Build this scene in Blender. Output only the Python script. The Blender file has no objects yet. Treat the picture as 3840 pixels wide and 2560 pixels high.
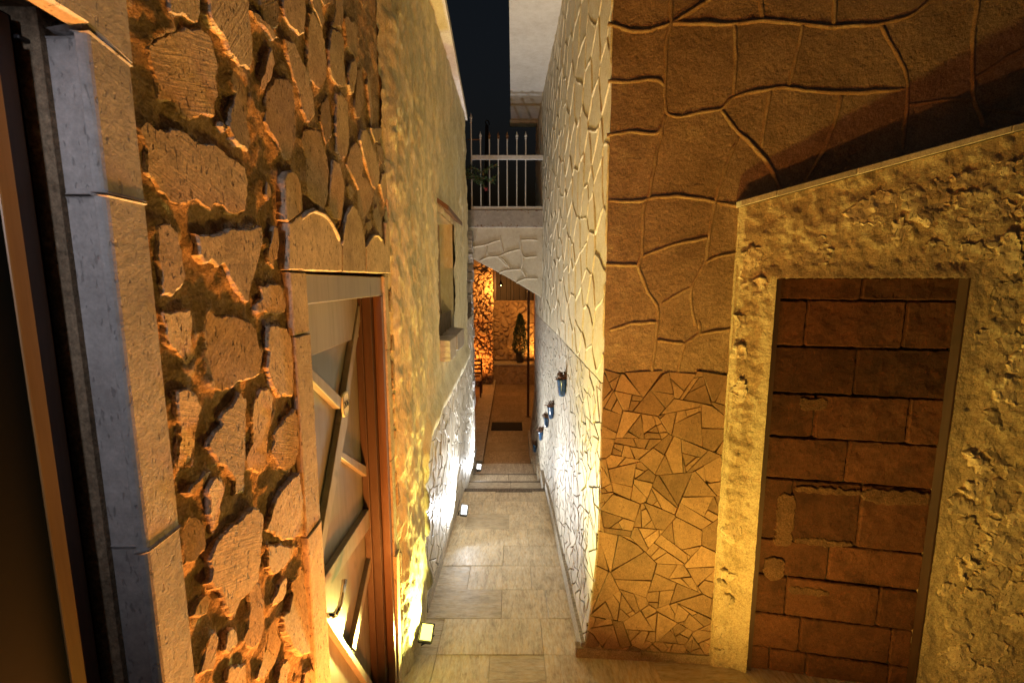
import bpy, bmesh, math, random
from mathutils import Vector, Matrix, noise, geometry

R_ = math.radians
SC = bpy.context.scene
COL = SC.collection

# ------------------------------------------------------------------ camera, sky, exposure
F = 1658.0                       # focal length in photograph pixels (3840 wide)
PITCH = R_(7.6)
cam_data = bpy.data.cameras.new('camera')
cam_data.sensor_width = 36.0
cam_data.lens = 36.0 * F / 3840.0
cam_data.clip_start = 0.02
cam_data.clip_end = 400.0
cam_data.dof.use_dof = True
cam_data.dof.focus_distance = 3.0
cam_data.dof.aperture_fstop = 9.0
cam = bpy.data.objects.new('camera', cam_data)
COL.objects.link(cam)
cam.location = (0, 0, 0)
cam.rotation_euler = (math.pi / 2 - PITCH, 0, 0)
SC.camera = cam

world = bpy.data.worlds.new('World')
SC.world = world
world.use_nodes = True
wn = world.node_tree
wn.nodes.clear()
sky = wn.nodes.new('ShaderNodeTexSky')
sky.sky_type = 'NISHITA'
sky.sun_disc = False
sky.sun_elevation = R_(-3.2)
sky.sun_rotation = R_(180)
tint = wn.nodes.new('ShaderNodeMixRGB')
tint.blend_type = 'MULTIPLY'
tint.inputs[0].default_value = 1.0
tint.inputs[2].default_value = (0.75, 0.95, 1.0, 1)
bg = wn.nodes.new('ShaderNodeBackground')
bg.inputs[1].default_value = 0.15
wo = wn.nodes.new('ShaderNodeOutputWorld')
wn.links.new(sky.outputs[0], tint.inputs[1])
wn.links.new(tint.outputs[0], bg.inputs[0])
wn.links.new(bg.outputs[0], wo.inputs[0])

SC.view_settings.view_transform = 'Standard'
SC.view_settings.look = 'None'
SC.view_settings.exposure = 0.15
SC.view_settings.gamma = 1.0
SC.render.engine = 'CYCLES'
SC.cycles.use_denoising = True
SC.cycles.use_adaptive_sampling = True
SC.cycles.adaptive_threshold = 0.02
SC.cycles.max_bounces = 7
SC.cycles.diffuse_bounces = 6
SC.cycles.glossy_bounces = 3
SC.cycles.sample_clamp_indirect = 4.0
SC.cycles.blur_glossy = 0.5

# ------------------------------------------------------------------ pixel rays and surfaces
CP, SP = math.cos(PITCH), math.sin(PITCH)


def ray(px, py):
    x = (px - 1920.0) / F
    y = (1280.0 - py) / F
    return Vector((x, y * SP + CP, y * CP - SP))


class SideSurf:
    """surface X = f(Y); a = Y, b = Z, h grows towards the alley (side = +1: left wall, -1: right wall)"""
    def __init__(s, c, m, side):
        s.c, s.m, s.side = c, m, side

    def x(s, Y, z):
        return s.c + s.m * Y

    def to3(s, a, b, h):
        return Vector((s.x(a, b) + s.side * h, a, b))

    def pix(s, px, py, h=0.0):
        d = ray(px, py)
        t = (s.c + s.side * h) / (d.x - s.m * d.y)
        return (t * d.y, t * d.z)


class CrossSurf:
    """surface Y = y0 + m (X - x0); a = X, b = Z, h grows towards the camera"""
    def __init__(s, x0, y0, m):
        s.x0, s.y0, s.m = x0, y0, m

    def to3(s, a, b, h):
        return Vector((a, s.y0 + s.m * (a - s.x0) - h, b))

    def pix(s, px, py, h=0.0):
        d = ray(px, py)
        t = (s.y0 - s.m * s.x0 - h) / (d.y - s.m * d.x)
        return (t * d.x, t * d.z)


class RightWall:
    side = -1
    pts = [(2.0, .472), (2.25, .470), (4.7, .455), (6.5, .415), (7.8, .40)]

    def x(s, Y, z):
        p = s.pts
        X = p[0][1] if Y < p[0][0] else p[-1][1]
        for (a, b), (c, d) in zip(p, p[1:]):
            if a <= Y <= c:
                X = b + (d - b) * (Y - a) / (c - a)
        fl = -1.30 - 0.09 * max(0, Y - 2.3)
        if z < fl:
            X -= .060 * ((fl - z) / .75) ** 1.6
        return X

    def to3(s, a, b, h):
        return Vector((s.x(a, b) - h, a, b))

    def pix(s, px, py):
        d = ray(px, py)
        t = .47 / d.x
        for i in range(8):
            t = s.x(t * d.y, t * d.z) / d.x
        return (t * d.y, t * d.z)


L = SideSurf(-.495, -.036, 1)          # left stone wall, face of the stones
T = SideSurf(-.592, .012, 1)           # left tiled wall further down the alley
W = RightWall()
RW = CrossSurf(.47, 2.25, -.07)        # plastered wall facing the camera
PW = CrossSurf(1.085, 2.175, -.194)    # rubble wall with the blocked doorway


def floor_z(Y):
    return -2.10 - .087 * (Y - 2.27)


# ------------------------------------------------------------------ mesh helpers
class MB:
    def __init__(s):
        s.v, s.f = [], []

    def add(s, vs, fs):
        n = len(s.v)
        s.v.extend([tuple(v) for v in vs])
        s.f.extend([tuple(i + n for i in f) for f in fs])
        return s

    def box(s, x0, x1, y0, y1, z0, z1, bev=0.0):
        if bev <= 0:
            vs = [(x, y, z) for z in (z0, z1) for y in (y0, y1) for x in (x0, x1)]
            return s.add(vs, [(0, 2, 3, 1), (4, 5, 7, 6), (0, 1, 5, 4), (2, 6, 7, 3), (0, 4, 6, 2), (1, 3, 7, 5)])
        bm = bmesh.new()
        bmesh.ops.create_cube(bm, size=1)
        for v in bm.verts:
            v.co = Vector(((x0 + x1) / 2 + v.co.x * (x1 - x0), (y0 + y1) / 2 + v.co.y * (y1 - y0), (z0 + z1) / 2 + v.co.z * (z1 - z0)))
        bmesh.ops.bevel(bm, geom=bm.edges[:], offset=bev, segments=2, profile=.6, affect='EDGES')
        bm.verts.index_update()
        s.add([v.co for v in bm.verts], [[v.index for v in f.verts] for f in bm.faces])
        bm.free()
        return s

    def hexa(s, p):            # 8 points: lower ring of 4, upper ring of 4
        return s.add(p, [(3, 2, 1, 0), (4, 5, 6, 7), (0, 1, 5, 4), (1, 2, 6, 5), (2, 3, 7, 6), (3, 0, 4, 7)])

    def tube(s, pts, r, n=8, caps=True, rads=None):
        pts = [Vector(p) for p in pts]
        base = len(s.v)
        rings = []
        for i, p in enumerate(pts):
            a = pts[max(0, i - 1)]
            b = pts[min(len(pts) - 1, i + 1)]
            t = (b - a).normalized()
            u = t.cross(Vector((0, 0, 1)))
            if u.length < .05:
                u = t.cross(Vector((1, 0, 0)))
            u.normalize()
            w = t.cross(u)
            rr = rads[i] if rads else r
            rings.append([p + u * (rr * math.cos(2 * math.pi * k / n)) + w * (rr * math.sin(2 * math.pi * k / n)) for k in range(n)])
        vs = [q for r_ in rings for q in r_]
        fs = []
        for i in range(len(pts) - 1):
            for k in range(n):
                k2 = (k + 1) % n
                fs.append((i * n + k, i * n + k2, (i + 1) * n + k2, (i + 1) * n + k))
        if caps:
            fs.append(tuple(range(n - 1, -1, -1)))
            fs.append(tuple((len(pts) - 1) * n + k for k in range(n)))
        return s.add(vs, fs)

    def lathe(s, c, prof, n=20, half=None):
        vs, fs = [], []
        for r, z in prof:
            for k in range(n):
                a = 2 * math.pi * k / n
                vs.append((c[0] + r * math.cos(a), c[1] + r * math.sin(a), c[2] + z))
        for i in range(len(prof) - 1):
            for k in range(n):
                k2 = (k + 1) % n
                fs.append((i * n + k, i * n + k2, (i + 1) * n + k2, (i + 1) * n + k))
        return s.add(vs, fs)

    def build(s, name, mat, parent=None, smooth=False):
        me = bpy.data.meshes.new(name)
        me.from_pydata(s.v, [], s.f)
        me.update()
        if smooth:
            me.polygons.foreach_set('use_smooth', [True] * len(me.polygons))
        o = bpy.data.objects.new(name, me)
        COL.objects.link(o)
        if mat:
            me.materials.append(mat)
        if parent:
            o.parent = parent
        return o


def tag(o, label=None, cat=None, group=None, kind=None):
    if label:
        o['label'] = label
    if cat:
        o['category'] = cat
    if group:
        o['group'] = group
    if kind:
        o['kind'] = kind
    return o


def thing(name, label, cat, group=None):
    o = bpy.data.objects.new(name, None)
    o.empty_display_size = .05
    COL.objects.link(o)
    return tag(o, label, cat, group)


def fb(x, y, z, o=4, H=.9):
    return noise.fractal(Vector((x, y, z)), H, 2.1, o)


def grid(surf, a0, a1, b0, b1, step, hf, keep=None, stepb=None):
    stepb = stepb or step
    na = max(2, int(round((a1 - a0) / step)) + 1)
    nb = max(2, int(round((b1 - b0) / stepb)) + 1)
    m = MB()
    idx = {}
    for i in range(na):
        a = a0 + (a1 - a0) * i / (na - 1)
        for j in range(nb):
            b = b0 + (b1 - b0) * j / (nb - 1)
            m.v.append(tuple(surf.to3(a, b, hf(a, b))))
    for i in range(na - 1):
        a = a0 + (a1 - a0) * (i + .5) / (na - 1)
        for j in range(nb - 1):
            if keep:
                b = b0 + (b1 - b0) * (j + .5) / (nb - 1)
                if not keep(a, b):
                    continue
            m.f.append((i * nb + j, (i + 1) * nb + j, (i + 1) * nb + j + 1, i * nb + j + 1))
    return m


def poly_area(p):
    return .5 * sum(p[i][0] * p[(i + 1) % len(p)][1] - p[(i + 1) % len(p)][0] * p[i][1] for i in range(len(p)))


def resample(p, step):
    out = []
    n = len(p)
    for i in range(n):
        a, b = p[i], p[(i + 1) % n]
        d = math.hypot(b[0] - a[0], b[1] - a[1])
        k = max(1, int(round(d / step)))
        for j in range(k):
            t = j / k
            out.append((a[0] + (b[0] - a[0]) * t, a[1] + (b[1] - a[1]) * t))
    return out


def normals2(p):
    n = len(p)
    out = []
    for i in range(n):
        a, b = p[i - 1], p[(i + 1) % n]
        dx, dy = b[0] - a[0], b[1] - a[1]
        l = math.hypot(dx, dy) or 1
        out.append((dy / l, -dx / l))
    return out


def smooth2(p, k=1):
    for _ in range(k):
        n = len(p)
        p = [((p[i - 1][0] + 2 * p[i][0] + p[(i + 1) % n][0]) / 4, (p[i - 1][1] + 2 * p[i][1] + p[(i + 1) % n][1]) / 4) for i in range(n)]
    return p


def stone(surf, poly, name, mat, parent, hf=0.0, hb=-.04, step=.009, jit=.003, flare=.008, seed=0, tilt=.004, sm=1, edge=.003, low=0.0, rough=0.0, rstep=.02):
    """one dressed stone: flat sawn face, broken edges flaring back into the mortar"""
    if poly_area(poly) < 0:
        poly = poly[::-1]
    p = resample(poly, step)
    p = smooth2(p, sm)
    nr = normals2(p)
    n = len(p)
    rnd = random.Random(seed)
    ta, tb = rnd.uniform(-tilt, tilt), rnd.uniform(-tilt, tilt)
    ca = sum(q[0] for q in p) / n
    cb = sum(q[1] for q in p) / n
    ext = max(max(q[0] for q in p) - min(q[0] for q in p), .05)

    def H(a, b):
        return hf + (ta * (a - ca) + tb * (b - cb)) / ext
    q = []
    for i in range(n):
        k = jit * fb(p[i][0] * 38 + seed * 7.1, p[i][1] * 38, seed * 3.3, 4)
        q.append((p[i][0] + nr[i][0] * k, p[i][1] + nr[i][1] * k))
    m = MB()
    vs = []
    rings = 4
    for i in range(n):                     # back
        k = flare * (.6 + .9 * abs(fb(q[i][0] * 18, q[i][1] * 18, seed, 3))) + low * max(0, -nr[i][1]) * abs(fb(q[i][0] * 12, q[i][1] * 12, seed + 5, 2)) * 2
        vs.append(surf.to3(q[i][0] + nr[i][0] * k, q[i][1] + nr[i][1] * k, hb))
    for i in range(n):                     # half-way, chipped
        k = .5 * flare + .0035 * fb(q[i][0] * 90, q[i][1] * 90, seed + 9, 3) + .5 * low * max(0, -nr[i][1]) * abs(fb(q[i][0] * 12, q[i][1] * 12, seed + 5, 2)) * 2
        h = hb + (hf - hb) * (.55 + .25 * fb(q[i][0] * 30, q[i][1] * 30, seed + 2, 2))
        vs.append(surf.to3(q[i][0] + nr[i][0] * k, q[i][1] + nr[i][1] * k, h))
    for i in range(n):                     # arris
        k = .0015 * fb(q[i][0] * 150, q[i][1] * 150, seed + 4, 2)
        vs.append(surf.to3(q[i][0] + nr[i][0] * k, q[i][1] + nr[i][1] * k, H(*q[i]) - edge * (.8 + .8 * abs(fb(q[i][0] * 80, q[i][1] * 80, seed, 2)))))
    inner = []
    for i in range(n):
        k = -edge * (1 + .8 * fb(q[i][0] * 70, q[i][1] * 70, seed + 1, 2))
        pt = (q[i][0] + nr[i][0] * k, q[i][1] + nr[i][1] * k)
        inner.append(pt)
        vs.append(surf.to3(pt[0], pt[1], H(*pt)))
    fs = []
    for r in range(rings - 1):
        for i in range(n):
            j = (i + 1) % n
            fs.append((r * n + i, r * n + j, (r + 1) * n + j, (r + 1) * n + i))
    if rough:
        a0, a1 = min(v[0] for v in inner), max(v[0] for v in inner)
        b0, b1 = min(v[1] for v in inner), max(v[1] for v in inner)
        pts = [Vector(v) for v in inner]
        a = a0 + rstep * .5
        while a < a1:
            b = b0 + rstep * .5
            while b < b1:
                pts.append(Vector((a + rnd.uniform(-.3, .3) * rstep, b + rnd.uniform(-.3, .3) * rstep)))
                b += rstep
            a += rstep
        R = geometry.delaunay_2d_cdt(pts, [], [list(range(n))], 1, 1e-6)
        base = len(vs)
        rim = set()
        for v in R[0]:
            k = rough * fb(v.x * 22, v.y * 22, seed, 4) + rough * .8 * fb(v.x * 8, v.y * 8, seed + 3, 2)
            vs.append(surf.to3(v.x, v.y, H(v.x, v.y) + k))
        # keep the rim joined to the arris
        for o_i, src in enumerate(R[3]):
            for k in src:
                if k < n:
                    vs[base + o_i] = vs[3 * n + k]
        fs += [tuple(base + i for i in t) for t in R[2]]
    else:
        tris = geometry.tessellate_polygon([[Vector((a, b, 0)) for a, b in inner]])
        fs += [tuple(3 * n + i for i in t) for t in tris]
    m.add(vs, fs)
    return m.build(name, mat, parent)


def prism(surf, poly, h0, h1, name, mat, parent, bev=0.0):
    """flat plate with the given outline from depth h0 to h1 with small bevel"""
    if poly_area(poly) < 0:
        poly = poly[::-1]
    n = len(poly)
    nr = normals2(poly)
    m = MB()
    vs = [surf.to3(a, b, h0) for a, b in poly]
    vs += [surf.to3(a, b, h1 - bev) for a, b in poly]
    inner = [(a - x * bev, b - y * bev) for (a, b), (x, y) in zip(poly, nr)]
    vs += [surf.to3(a, b, h1) for a, b in inner]
    fs = []
    for r in range(2):
        for i in range(n):
            j = (i + 1) % n
            fs.append((r * n + i, r * n + j, (r + 1) * n + j, (r + 1) * n + i))
    tris = geometry.tessellate_polygon([[Vector((a, b, 0)) for a, b in inner]])
    fs += [tuple(2 * n + i for i in t) for t in tris]
    m.add(vs, fs)
    return m.build(name, mat, parent) if name else m


def cut(poly, p, d):
    """split a convex polygon by the line through p along d"""
    nx, ny = -d[1], d[0]
    s = [(q[0] - p[0]) * nx + (q[1] - p[1]) * ny for q in poly]
    A, B = [], []
    n = len(poly)
    for i in range(n):
        j = (i + 1) % n
        if s[i] >= 0:
            A.append(poly[i])
        if s[i] <= 0:
            B.append(poly[i])
        if s[i] * s[j] < 0:
            t = s[i] / (s[i] - s[j])
            q = (poly[i][0] + (poly[j][0] - poly[i][0]) * t, poly[i][1] + (poly[j][1] - poly[i][1]) * t)
            A.append(q)
            B.append(q)
    return A, B


def shards(poly, rnd, amin, amax):
    todo, out = [poly], []
    while todo:
        p = todo.pop()
        a = abs(poly_area(p))
        lim = amin * (amax / amin) ** rnd.random()
        if a < lim or len(p) < 3:
            if len(p) >= 3 and a > amin * .12:
                out.append(p)
            continue
        cx = sum(q[0] for q in p) / len(p)
        cy = sum(q[1] for q in p) / len(p)
        # longest direction
        best = max(((p[i][0] - p[j][0], p[i][1] - p[j][1]) for i in range(len(p)) for j in range(i)), key=lambda d: d[0] ** 2 + d[1] ** 2)
        ang = math.atan2(best[1], best[0]) + math.pi / 2 + rnd.gauss(0, .45)
        o = (cx + rnd.gauss(0, .18) * best[0], cy + rnd.gauss(0, .18) * best[1])
        A, B = cut(p, o, (math.cos(ang), math.sin(ang)))
        if len(A) < 3 or len(B) < 3:
            out.append(p)
            continue
        todo += [A, B]
    return out


def voro(poly, rnd, n, psplit=.3):
    """irregular convex cells: Voronoi pieces of mixed size, some broken again"""
    a0, a1 = min(p[0] for p in poly), max(p[0] for p in poly)
    b0, b1 = min(p[1] for p in poly), max(p[1] for p in poly)
    rm = math.sqrt((a1 - a0) * (b1 - b0) / n)
    pts = []
    tries = 0
    while len(pts) < n and tries < n * 30:
        tries += 1
        q = (rnd.uniform(a0, a1), rnd.uniform(b0, b1))
        lim = rm * (.35 + .65 * (.5 + .9 * noise.noise(Vector((q[0] * 3.1, q[1] * 3.1, 7)))))
        if all((q[0] - p[0]) ** 2 + (q[1] - p[1]) ** 2 > lim * lim for p in pts):
            pts.append(q)
    out = []
    for i, p in enumerate(pts):
        c = poly
        near = sorted((q for q in pts if q is not p), key=lambda q: (q[0] - p[0]) ** 2 + (q[1] - p[1]) ** 2)[:22]
        for q in near:
            mid = ((p[0] + q[0]) / 2, (p[1] + q[1]) / 2)
            d = (q[1] - p[1], -(q[0] - p[0]))
            A, B = cut(c, mid, d)
            s_ = (p[0] - mid[0]) * -d[1] + (p[1] - mid[1]) * d[0]
            c = A if s_ >= 0 else B
            if len(c) < 3:
                break
        if len(c) < 3:
            continue
        if rnd.random() < psplit:
            cx = sum(v[0] for v in c) / len(c)
            cy = sum(v[1] for v in c) / len(c)
            an = rnd.uniform(0, 3.14)
            A, B = cut(c, (cx + rnd.gauss(0, rm * .12), cy + rnd.gauss(0, rm * .12)), (math.cos(an), math.sin(an)))
            out += [k for k in (A, B) if len(k) >= 3]
        else:
            out.append(c)
    return out


def inset(poly, g, rnd=None):
    if poly_area(poly) < 0:
        poly = poly[::-1]
    res = poly
    n = len(poly)
    for i in range(n):
        a, b = poly[i], poly[(i + 1) % n]
        dx, dy = b[0] - a[0], b[1] - a[1]
        l = math.hypot(dx, dy)
        if l < 1e-5:
            continue
        gg = g * (rnd.uniform(.5, 1.6) if rnd else 1)
        nx, ny = -dy / l, dx / l
        ang = rnd.gauss(0, .025) if rnd else 0
        c_, s_ = math.cos(ang), math.sin(ang)
        d = (dx / l * c_ - dy / l * s_, dx / l * s_ + dy / l * c_)
        mid = ((a[0] + b[0]) / 2 + nx * gg, (a[1] + b[1]) / 2 + ny * gg)
        A, B = cut(res, mid, d)
        res = A
        if len(res) < 3:
            return None
    # drop duplicate points
    out = []
    for q in res:
        if not out or math.hypot(q[0] - out[-1][0], q[1] - out[-1][1]) > .0015:
            out.append(q)
    if len(out) > 2 and math.hypot(out[0][0] - out[-1][0], out[0][1] - out[-1][1]) < .0015:
        out.pop()
    return out if len(out) >= 3 and abs(poly_area(out)) > 2e-5 else None


def ridge(m, surf, pts, w=.022, h=.011, step=.014, seed=0):
    """raised plaster joint along a polyline"""
    P = []
    for a, b in zip(pts, pts[1:]):
        d = math.hypot(b[0] - a[0], b[1] - a[1])
        k = max(1, int(round(d / step)))
        for j in range(k):
            t = j / k
            P.append((a[0] + (b[0] - a[0]) * t, a[1] + (b[1] - a[1]) * t))
    P.append(pts[-1])
    for _ in range(3):
        P = [P[0]] + [((P[i - 1][0] + 2 * P[i][0] + P[i + 1][0]) / 4, (P[i - 1][1] + 2 * P[i][1] + P[i + 1][1]) / 4) for i in range(1, len(P) - 1)] + [P[-1]]
    prof = [(-1, -.3), (-.72, .55), (-.3, .95), (.3, 1.0), (.72, .6), (1, -.3)]
    n = len(prof)
    vs, fs = [], []
    for i, p in enumerate(P):
        a, b = P[max(0, i - 1)], P[min(len(P) - 1, i + 1)]
        dx, dy = b[0] - a[0], b[1] - a[1]
        l = math.hypot(dx, dy) or 1
        nx, ny = -dy / l, dx / l
        ws = w / 2 * (1 + .35 * fb(p[0] * 25, p[1] * 25, seed, 3))
        wob = .004 * fb(p[0] * 14, p[1] * 14, seed + 3, 2)
        hs = h * (1 + .35 * fb(p[0] * 30, p[1] * 30, seed + 7, 3))
        if i in (0, len(P) - 1):
            hs *= .3
        for u, v in prof:
            vs.append(surf.to3(p[0] + nx * (u * ws + wob), p[1] + ny * (u * ws + wob), v * hs))
    for i in range(len(P) - 1):
        for k in range(n - 1):
            fs.append((i * n + k, i * n + k + 1, (i + 1) * n + k + 1, (i + 1) * n + k))
    m.add(vs, fs)


# ------------------------------------------------------------------ materials
def new_mat(name):
    m = bpy.data.materials.new(name)
    m.use_nodes = True
    nt = m.node_tree
    b = nt.nodes['Principled BSDF']
    return m, nt, b


class N:
    def __init__(s, nt):
        s.nt = nt

    def __call__(s, t, **kw):
        n = s.nt.nodes.new(t)
        for k, v in kw.items():
            setattr(n, k, v)
        return n

    def l(s, a, b):
        s.nt.links.new(a, b)


def setin(n, i, v):
    n.inputs[i].default_value = v


def coords(nn, scale=(1, 1, 1), rot=(0, 0, 0), rand=0.0):
    tc = nn('ShaderNodeTexCoord')
    src = tc.outputs['Object']
    if rand:
        oi = nn('ShaderNodeObjectInfo')
        mu = nn('ShaderNodeMath', operation='MULTIPLY')
        nn.l(oi.outputs['Random'], mu.inputs[0])
        setin(mu, 1, rand)
        ad = nn('ShaderNodeVectorMath', operation='ADD')
        nn.l(src, ad.inputs[0])
        nn.l(mu.outputs[0], ad.inputs[1])
        src = ad.outputs[0]
    mp = nn('ShaderNodeMapping')
    setin(mp, 'Scale', scale)
    setin(mp, 'Rotation', rot)
    nn.l(src, mp.inputs[0])
    return mp.outputs[0]


def noise_tex(nn, vec, scale, detail=6, rough=.6, dist=0.0):
    t = nn('ShaderNodeTexNoise')
    setin(t, 'Scale', scale)
    setin(t, 'Detail', detail)
    setin(t, 'Roughness', rough)
    setin(t, 'Distortion', dist)
    nn.l(vec, t.inputs['Vector'])
    return t.outputs['Fac']


def ramp(nn, fac, stops):
    r = nn('ShaderNodeValToRGB')
    e = r.color_ramp.elements
    while len(e) > 1:
        e.remove(e[-1])
    e[0].position = stops[0][0]
    e[0].color = stops[0][1]
    for p, c in stops[1:]:
        x = e.new(p)
        x.color = c
    nn.l(fac, r.inputs[0])
    return r.outputs[0]


def mixc(nn, fac, a, b, mode='MIX'):
    m = nn('ShaderNodeMixRGB', blend_type=mode)
    for i, v in ((0, fac), (1, a), (2, b)):
        if hasattr(v, 'links') or hasattr(v, 'is_linked'):
            nn.l(v, m.inputs[i])
        else:
            setin(m, i, v)
    return m.outputs[0]


def mathn(nn, op, a, b=None):
    m = nn('ShaderNodeMath', operation=op)
    for i, v in ((0, a), (1, b)):
        if v is None:
            continue
        if hasattr(v, 'is_linked'):
            nn.l(v, m.inputs[i])
        else:
            setin(m, i, v)
    return m.outputs[0]


def bump(nn, h, strength, dist, prev=None):
    b = nn('ShaderNodeBump')
    setin(b, 'Strength', strength)
    setin(b, 'Distance', dist)
    nn.l(h, b.inputs['Height'])
    if prev:
        nn.l(prev, b.inputs['Normal'])
    return b.outputs[0]


def c4(c, k=1.0):
    return (c[0] * k, c[1] * k, c[2] * k, 1)


def mat_plain(name, col, rough=.6, metal=0.0, var=.15, scale=12, bmp=.15, bscale=90, coat=0.0):
    m, nt, b = new_mat(name)
    nn = N(nt)
    v = coords(nn, rand=3.0)
    f = noise_tex(nn, v, scale)
    nn.l(ramp(nn, f, [(.25, c4(col, 1 - var * 1.6)), (.75, c4(col, 1 + var))]), b.inputs['Base Color'])
    setin(b, 'Roughness', rough)
    setin(b, 'Metallic', metal)
    setin(b, 'Coat Weight', coat)
    if bmp:
        nn.l(bump(nn, noise_tex(nn, v, bscale), bmp, .003), b.inputs['Normal'])
    return m


def mat_stone(name, col, lines=.5, pits=1.0, axis='X', rough=.85, var=.22, line_scale=55, fine=.5, hue=(1, 1, 1), orand=.35, speck=.42):
    """sawn tuff: speckle, elongated pits, saw marks at a random angle on each stone"""
    m, nt, b = new_mat(name)
    nn = N(nt)
    v = coords(nn, rand=5.0)
    big = noise_tex(nn, v, 9, 5)
    mid = noise_tex(nn, v, 55, 6, .65)
    base = ramp(nn, big, [(.25, c4(col, 1 - var * 1.4)), (.5, c4(col)), (.8, (col[0] * (1 + var) * hue[0], col[1] * (1 + var) * hue[1], col[2] * (1 + var) * hue[2], 1))])
    base = mixc(nn, .35, base, ramp(nn, mid, [(.3, (.25, .25, .25, 1)), (.7, (.8, .8, .8, 1))]), 'OVERLAY')
    spk = noise_tex(nn, v, 210, 3, .75)
    base = mixc(nn, speck, base, ramp(nn, spk, [(.32, (.12, .12, .12, 1)), (.5, (.5, .5, .5, 1)), (.68, (.9, .9, .9, 1))]), 'OVERLAY')
    oi = nn('ShaderNodeObjectInfo')
    br = mathn(nn, 'ADD', mathn(nn, 'MULTIPLY', oi.outputs['Random'], orand), 1 - orand * .55)
    cm = nn('ShaderNodeCombineColor')
    for i in range(3):
        nn.l(br, cm.inputs[i])
    base = mixc(nn, 1.0, base, cm.outputs[0], 'MULTIPLY')
    # pits
    pv = coords(nn, scale=(1, 1, .38), rand=5.0)
    pn = noise_tex(nn, pv, 150, 2, .5, .3)
    pit = ramp(nn, pn, [(.635, (0, 0, 0, 1)), (.69, (1, 1, 1, 1))])
    base = mixc(nn, mathn(nn, 'MULTIPLY', pit, .75 * pits), base, c4(col, .18))
    nn.l(base, b.inputs['Base Color'])
    setin(b, 'Roughness', rough)
    setin(b, 'Specular IOR Level', .25)
    # saw marks
    vr = nn('ShaderNodeVectorRotate', rotation_type='X_AXIS' if axis == 'X' else 'Y_AXIS')
    tc = nn('ShaderNodeTexCoord')
    nn.l(tc.outputs['Object'], vr.inputs['Vector'])
    nn.l(mathn(nn, 'MULTIPLY', oi.outputs['Random'], 37.0), vr.inputs['Angle'])
    mpw = nn('ShaderNodeMapping')
    setin(mpw, 'Scale', (9, 9, line_scale * 5.0) if axis == 'X' else (9, 9, line_scale * 5.0))
    # bend the marks a little, as a swinging saw leaves them
    wob = nn('ShaderNodeTexNoise')
    setin(wob, 'Scale', 6.0)
    setin(wob, 'Detail', 1.0)
    nn.l(v, wob.inputs['Vector'])
    wsc = nn('ShaderNodeVectorMath', operation='SCALE')
    nn.l(wob.outputs['Color'], wsc.inputs[0])
    setin(wsc, 'Scale', .022)
    wad = nn('ShaderNodeVectorMath', operation='ADD')
    nn.l(vr.outputs[0], wad.inputs[0])
    nn.l(wsc.outputs[0], wad.inputs[1])
    nn.l(wad.outputs[0], mpw.inputs[0])
    saw = noise_tex(nn, mpw.outputs[0], 1.0, 3, .6)
    nb = bump(nn, noise_tex(nn, v, 240, 5, .7), fine, .002)
    nb = bump(nn, mid, .5 * fine, .006, nb)
    if lines:
        nb = bump(nn, mathn(nn, 'MULTIPLY', saw, big), lines, .006, nb)
    nb2 = nn('ShaderNodeBump', invert=True)
    setin(nb2, 'Strength', .9 * pits)
    setin(nb2, 'Distance', .004)
    nn.l(pit, nb2.inputs['Height'])
    nn.l(nb, nb2.inputs['Normal'])
    nn.l(nb2.outputs[0], b.inputs['Normal'])
    return m


def mat_plaster(name, col, col2, rough=.9, sc=4.0, streak=(1, 1, 1), fine=.5, coarse=.5, stain=.3, stain_col=(.12, .09, .06)):
    m, nt, b = new_mat(name)
    nn = N(nt)
    v = coords(nn, scale=streak)
    v0 = coords(nn)
    f1 = noise_tex(nn, v, sc, 8, .65, .3)
    f2 = noise_tex(nn, v, sc * 9, 6, .7)
    base = ramp(nn, f1, [(.28, c4(col2)), (.55, c4(col)), (.85, c4(col, 1.15))])
    base = mixc(nn, .45, base, ramp(nn, f2, [(.3, (.3, .3, .3, 1)), (.7, (.75, .75, .75, 1))]), 'OVERLAY')
    spk = noise_tex(nn, v0, 150, 4, .8)
    base = mixc(nn, .6, base, ramp(nn, spk, [(.3, (.1, .1, .1, 1)), (.5, (.5, .5, .5, 1)), (.7, (.92, .92, .92, 1))]), 'OVERLAY')
    st = ramp(nn, noise_tex(nn, v, sc * 2.3, 9, .75, .8), [(.54, (0, 0, 0, 1)), (.68, (1, 1, 1, 1))])
    base = mixc(nn, mathn(nn, 'MULTIPLY', st, stain), base, c4(stain_col))
    nn.l(base, b.inputs['Base Color'])
    setin(b, 'Roughness', rough)
    setin(b, 'Specular IOR Level', .2)
    nb = bump(nn, noise_tex(nn, v0, 260, 5, .75), fine, .0025)
    nb = bump(nn, noise_tex(nn, v, sc * 12, 6, .65), coarse, .008, nb)
    nn.l(nb, b.inputs['Normal'])
    return m


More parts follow.
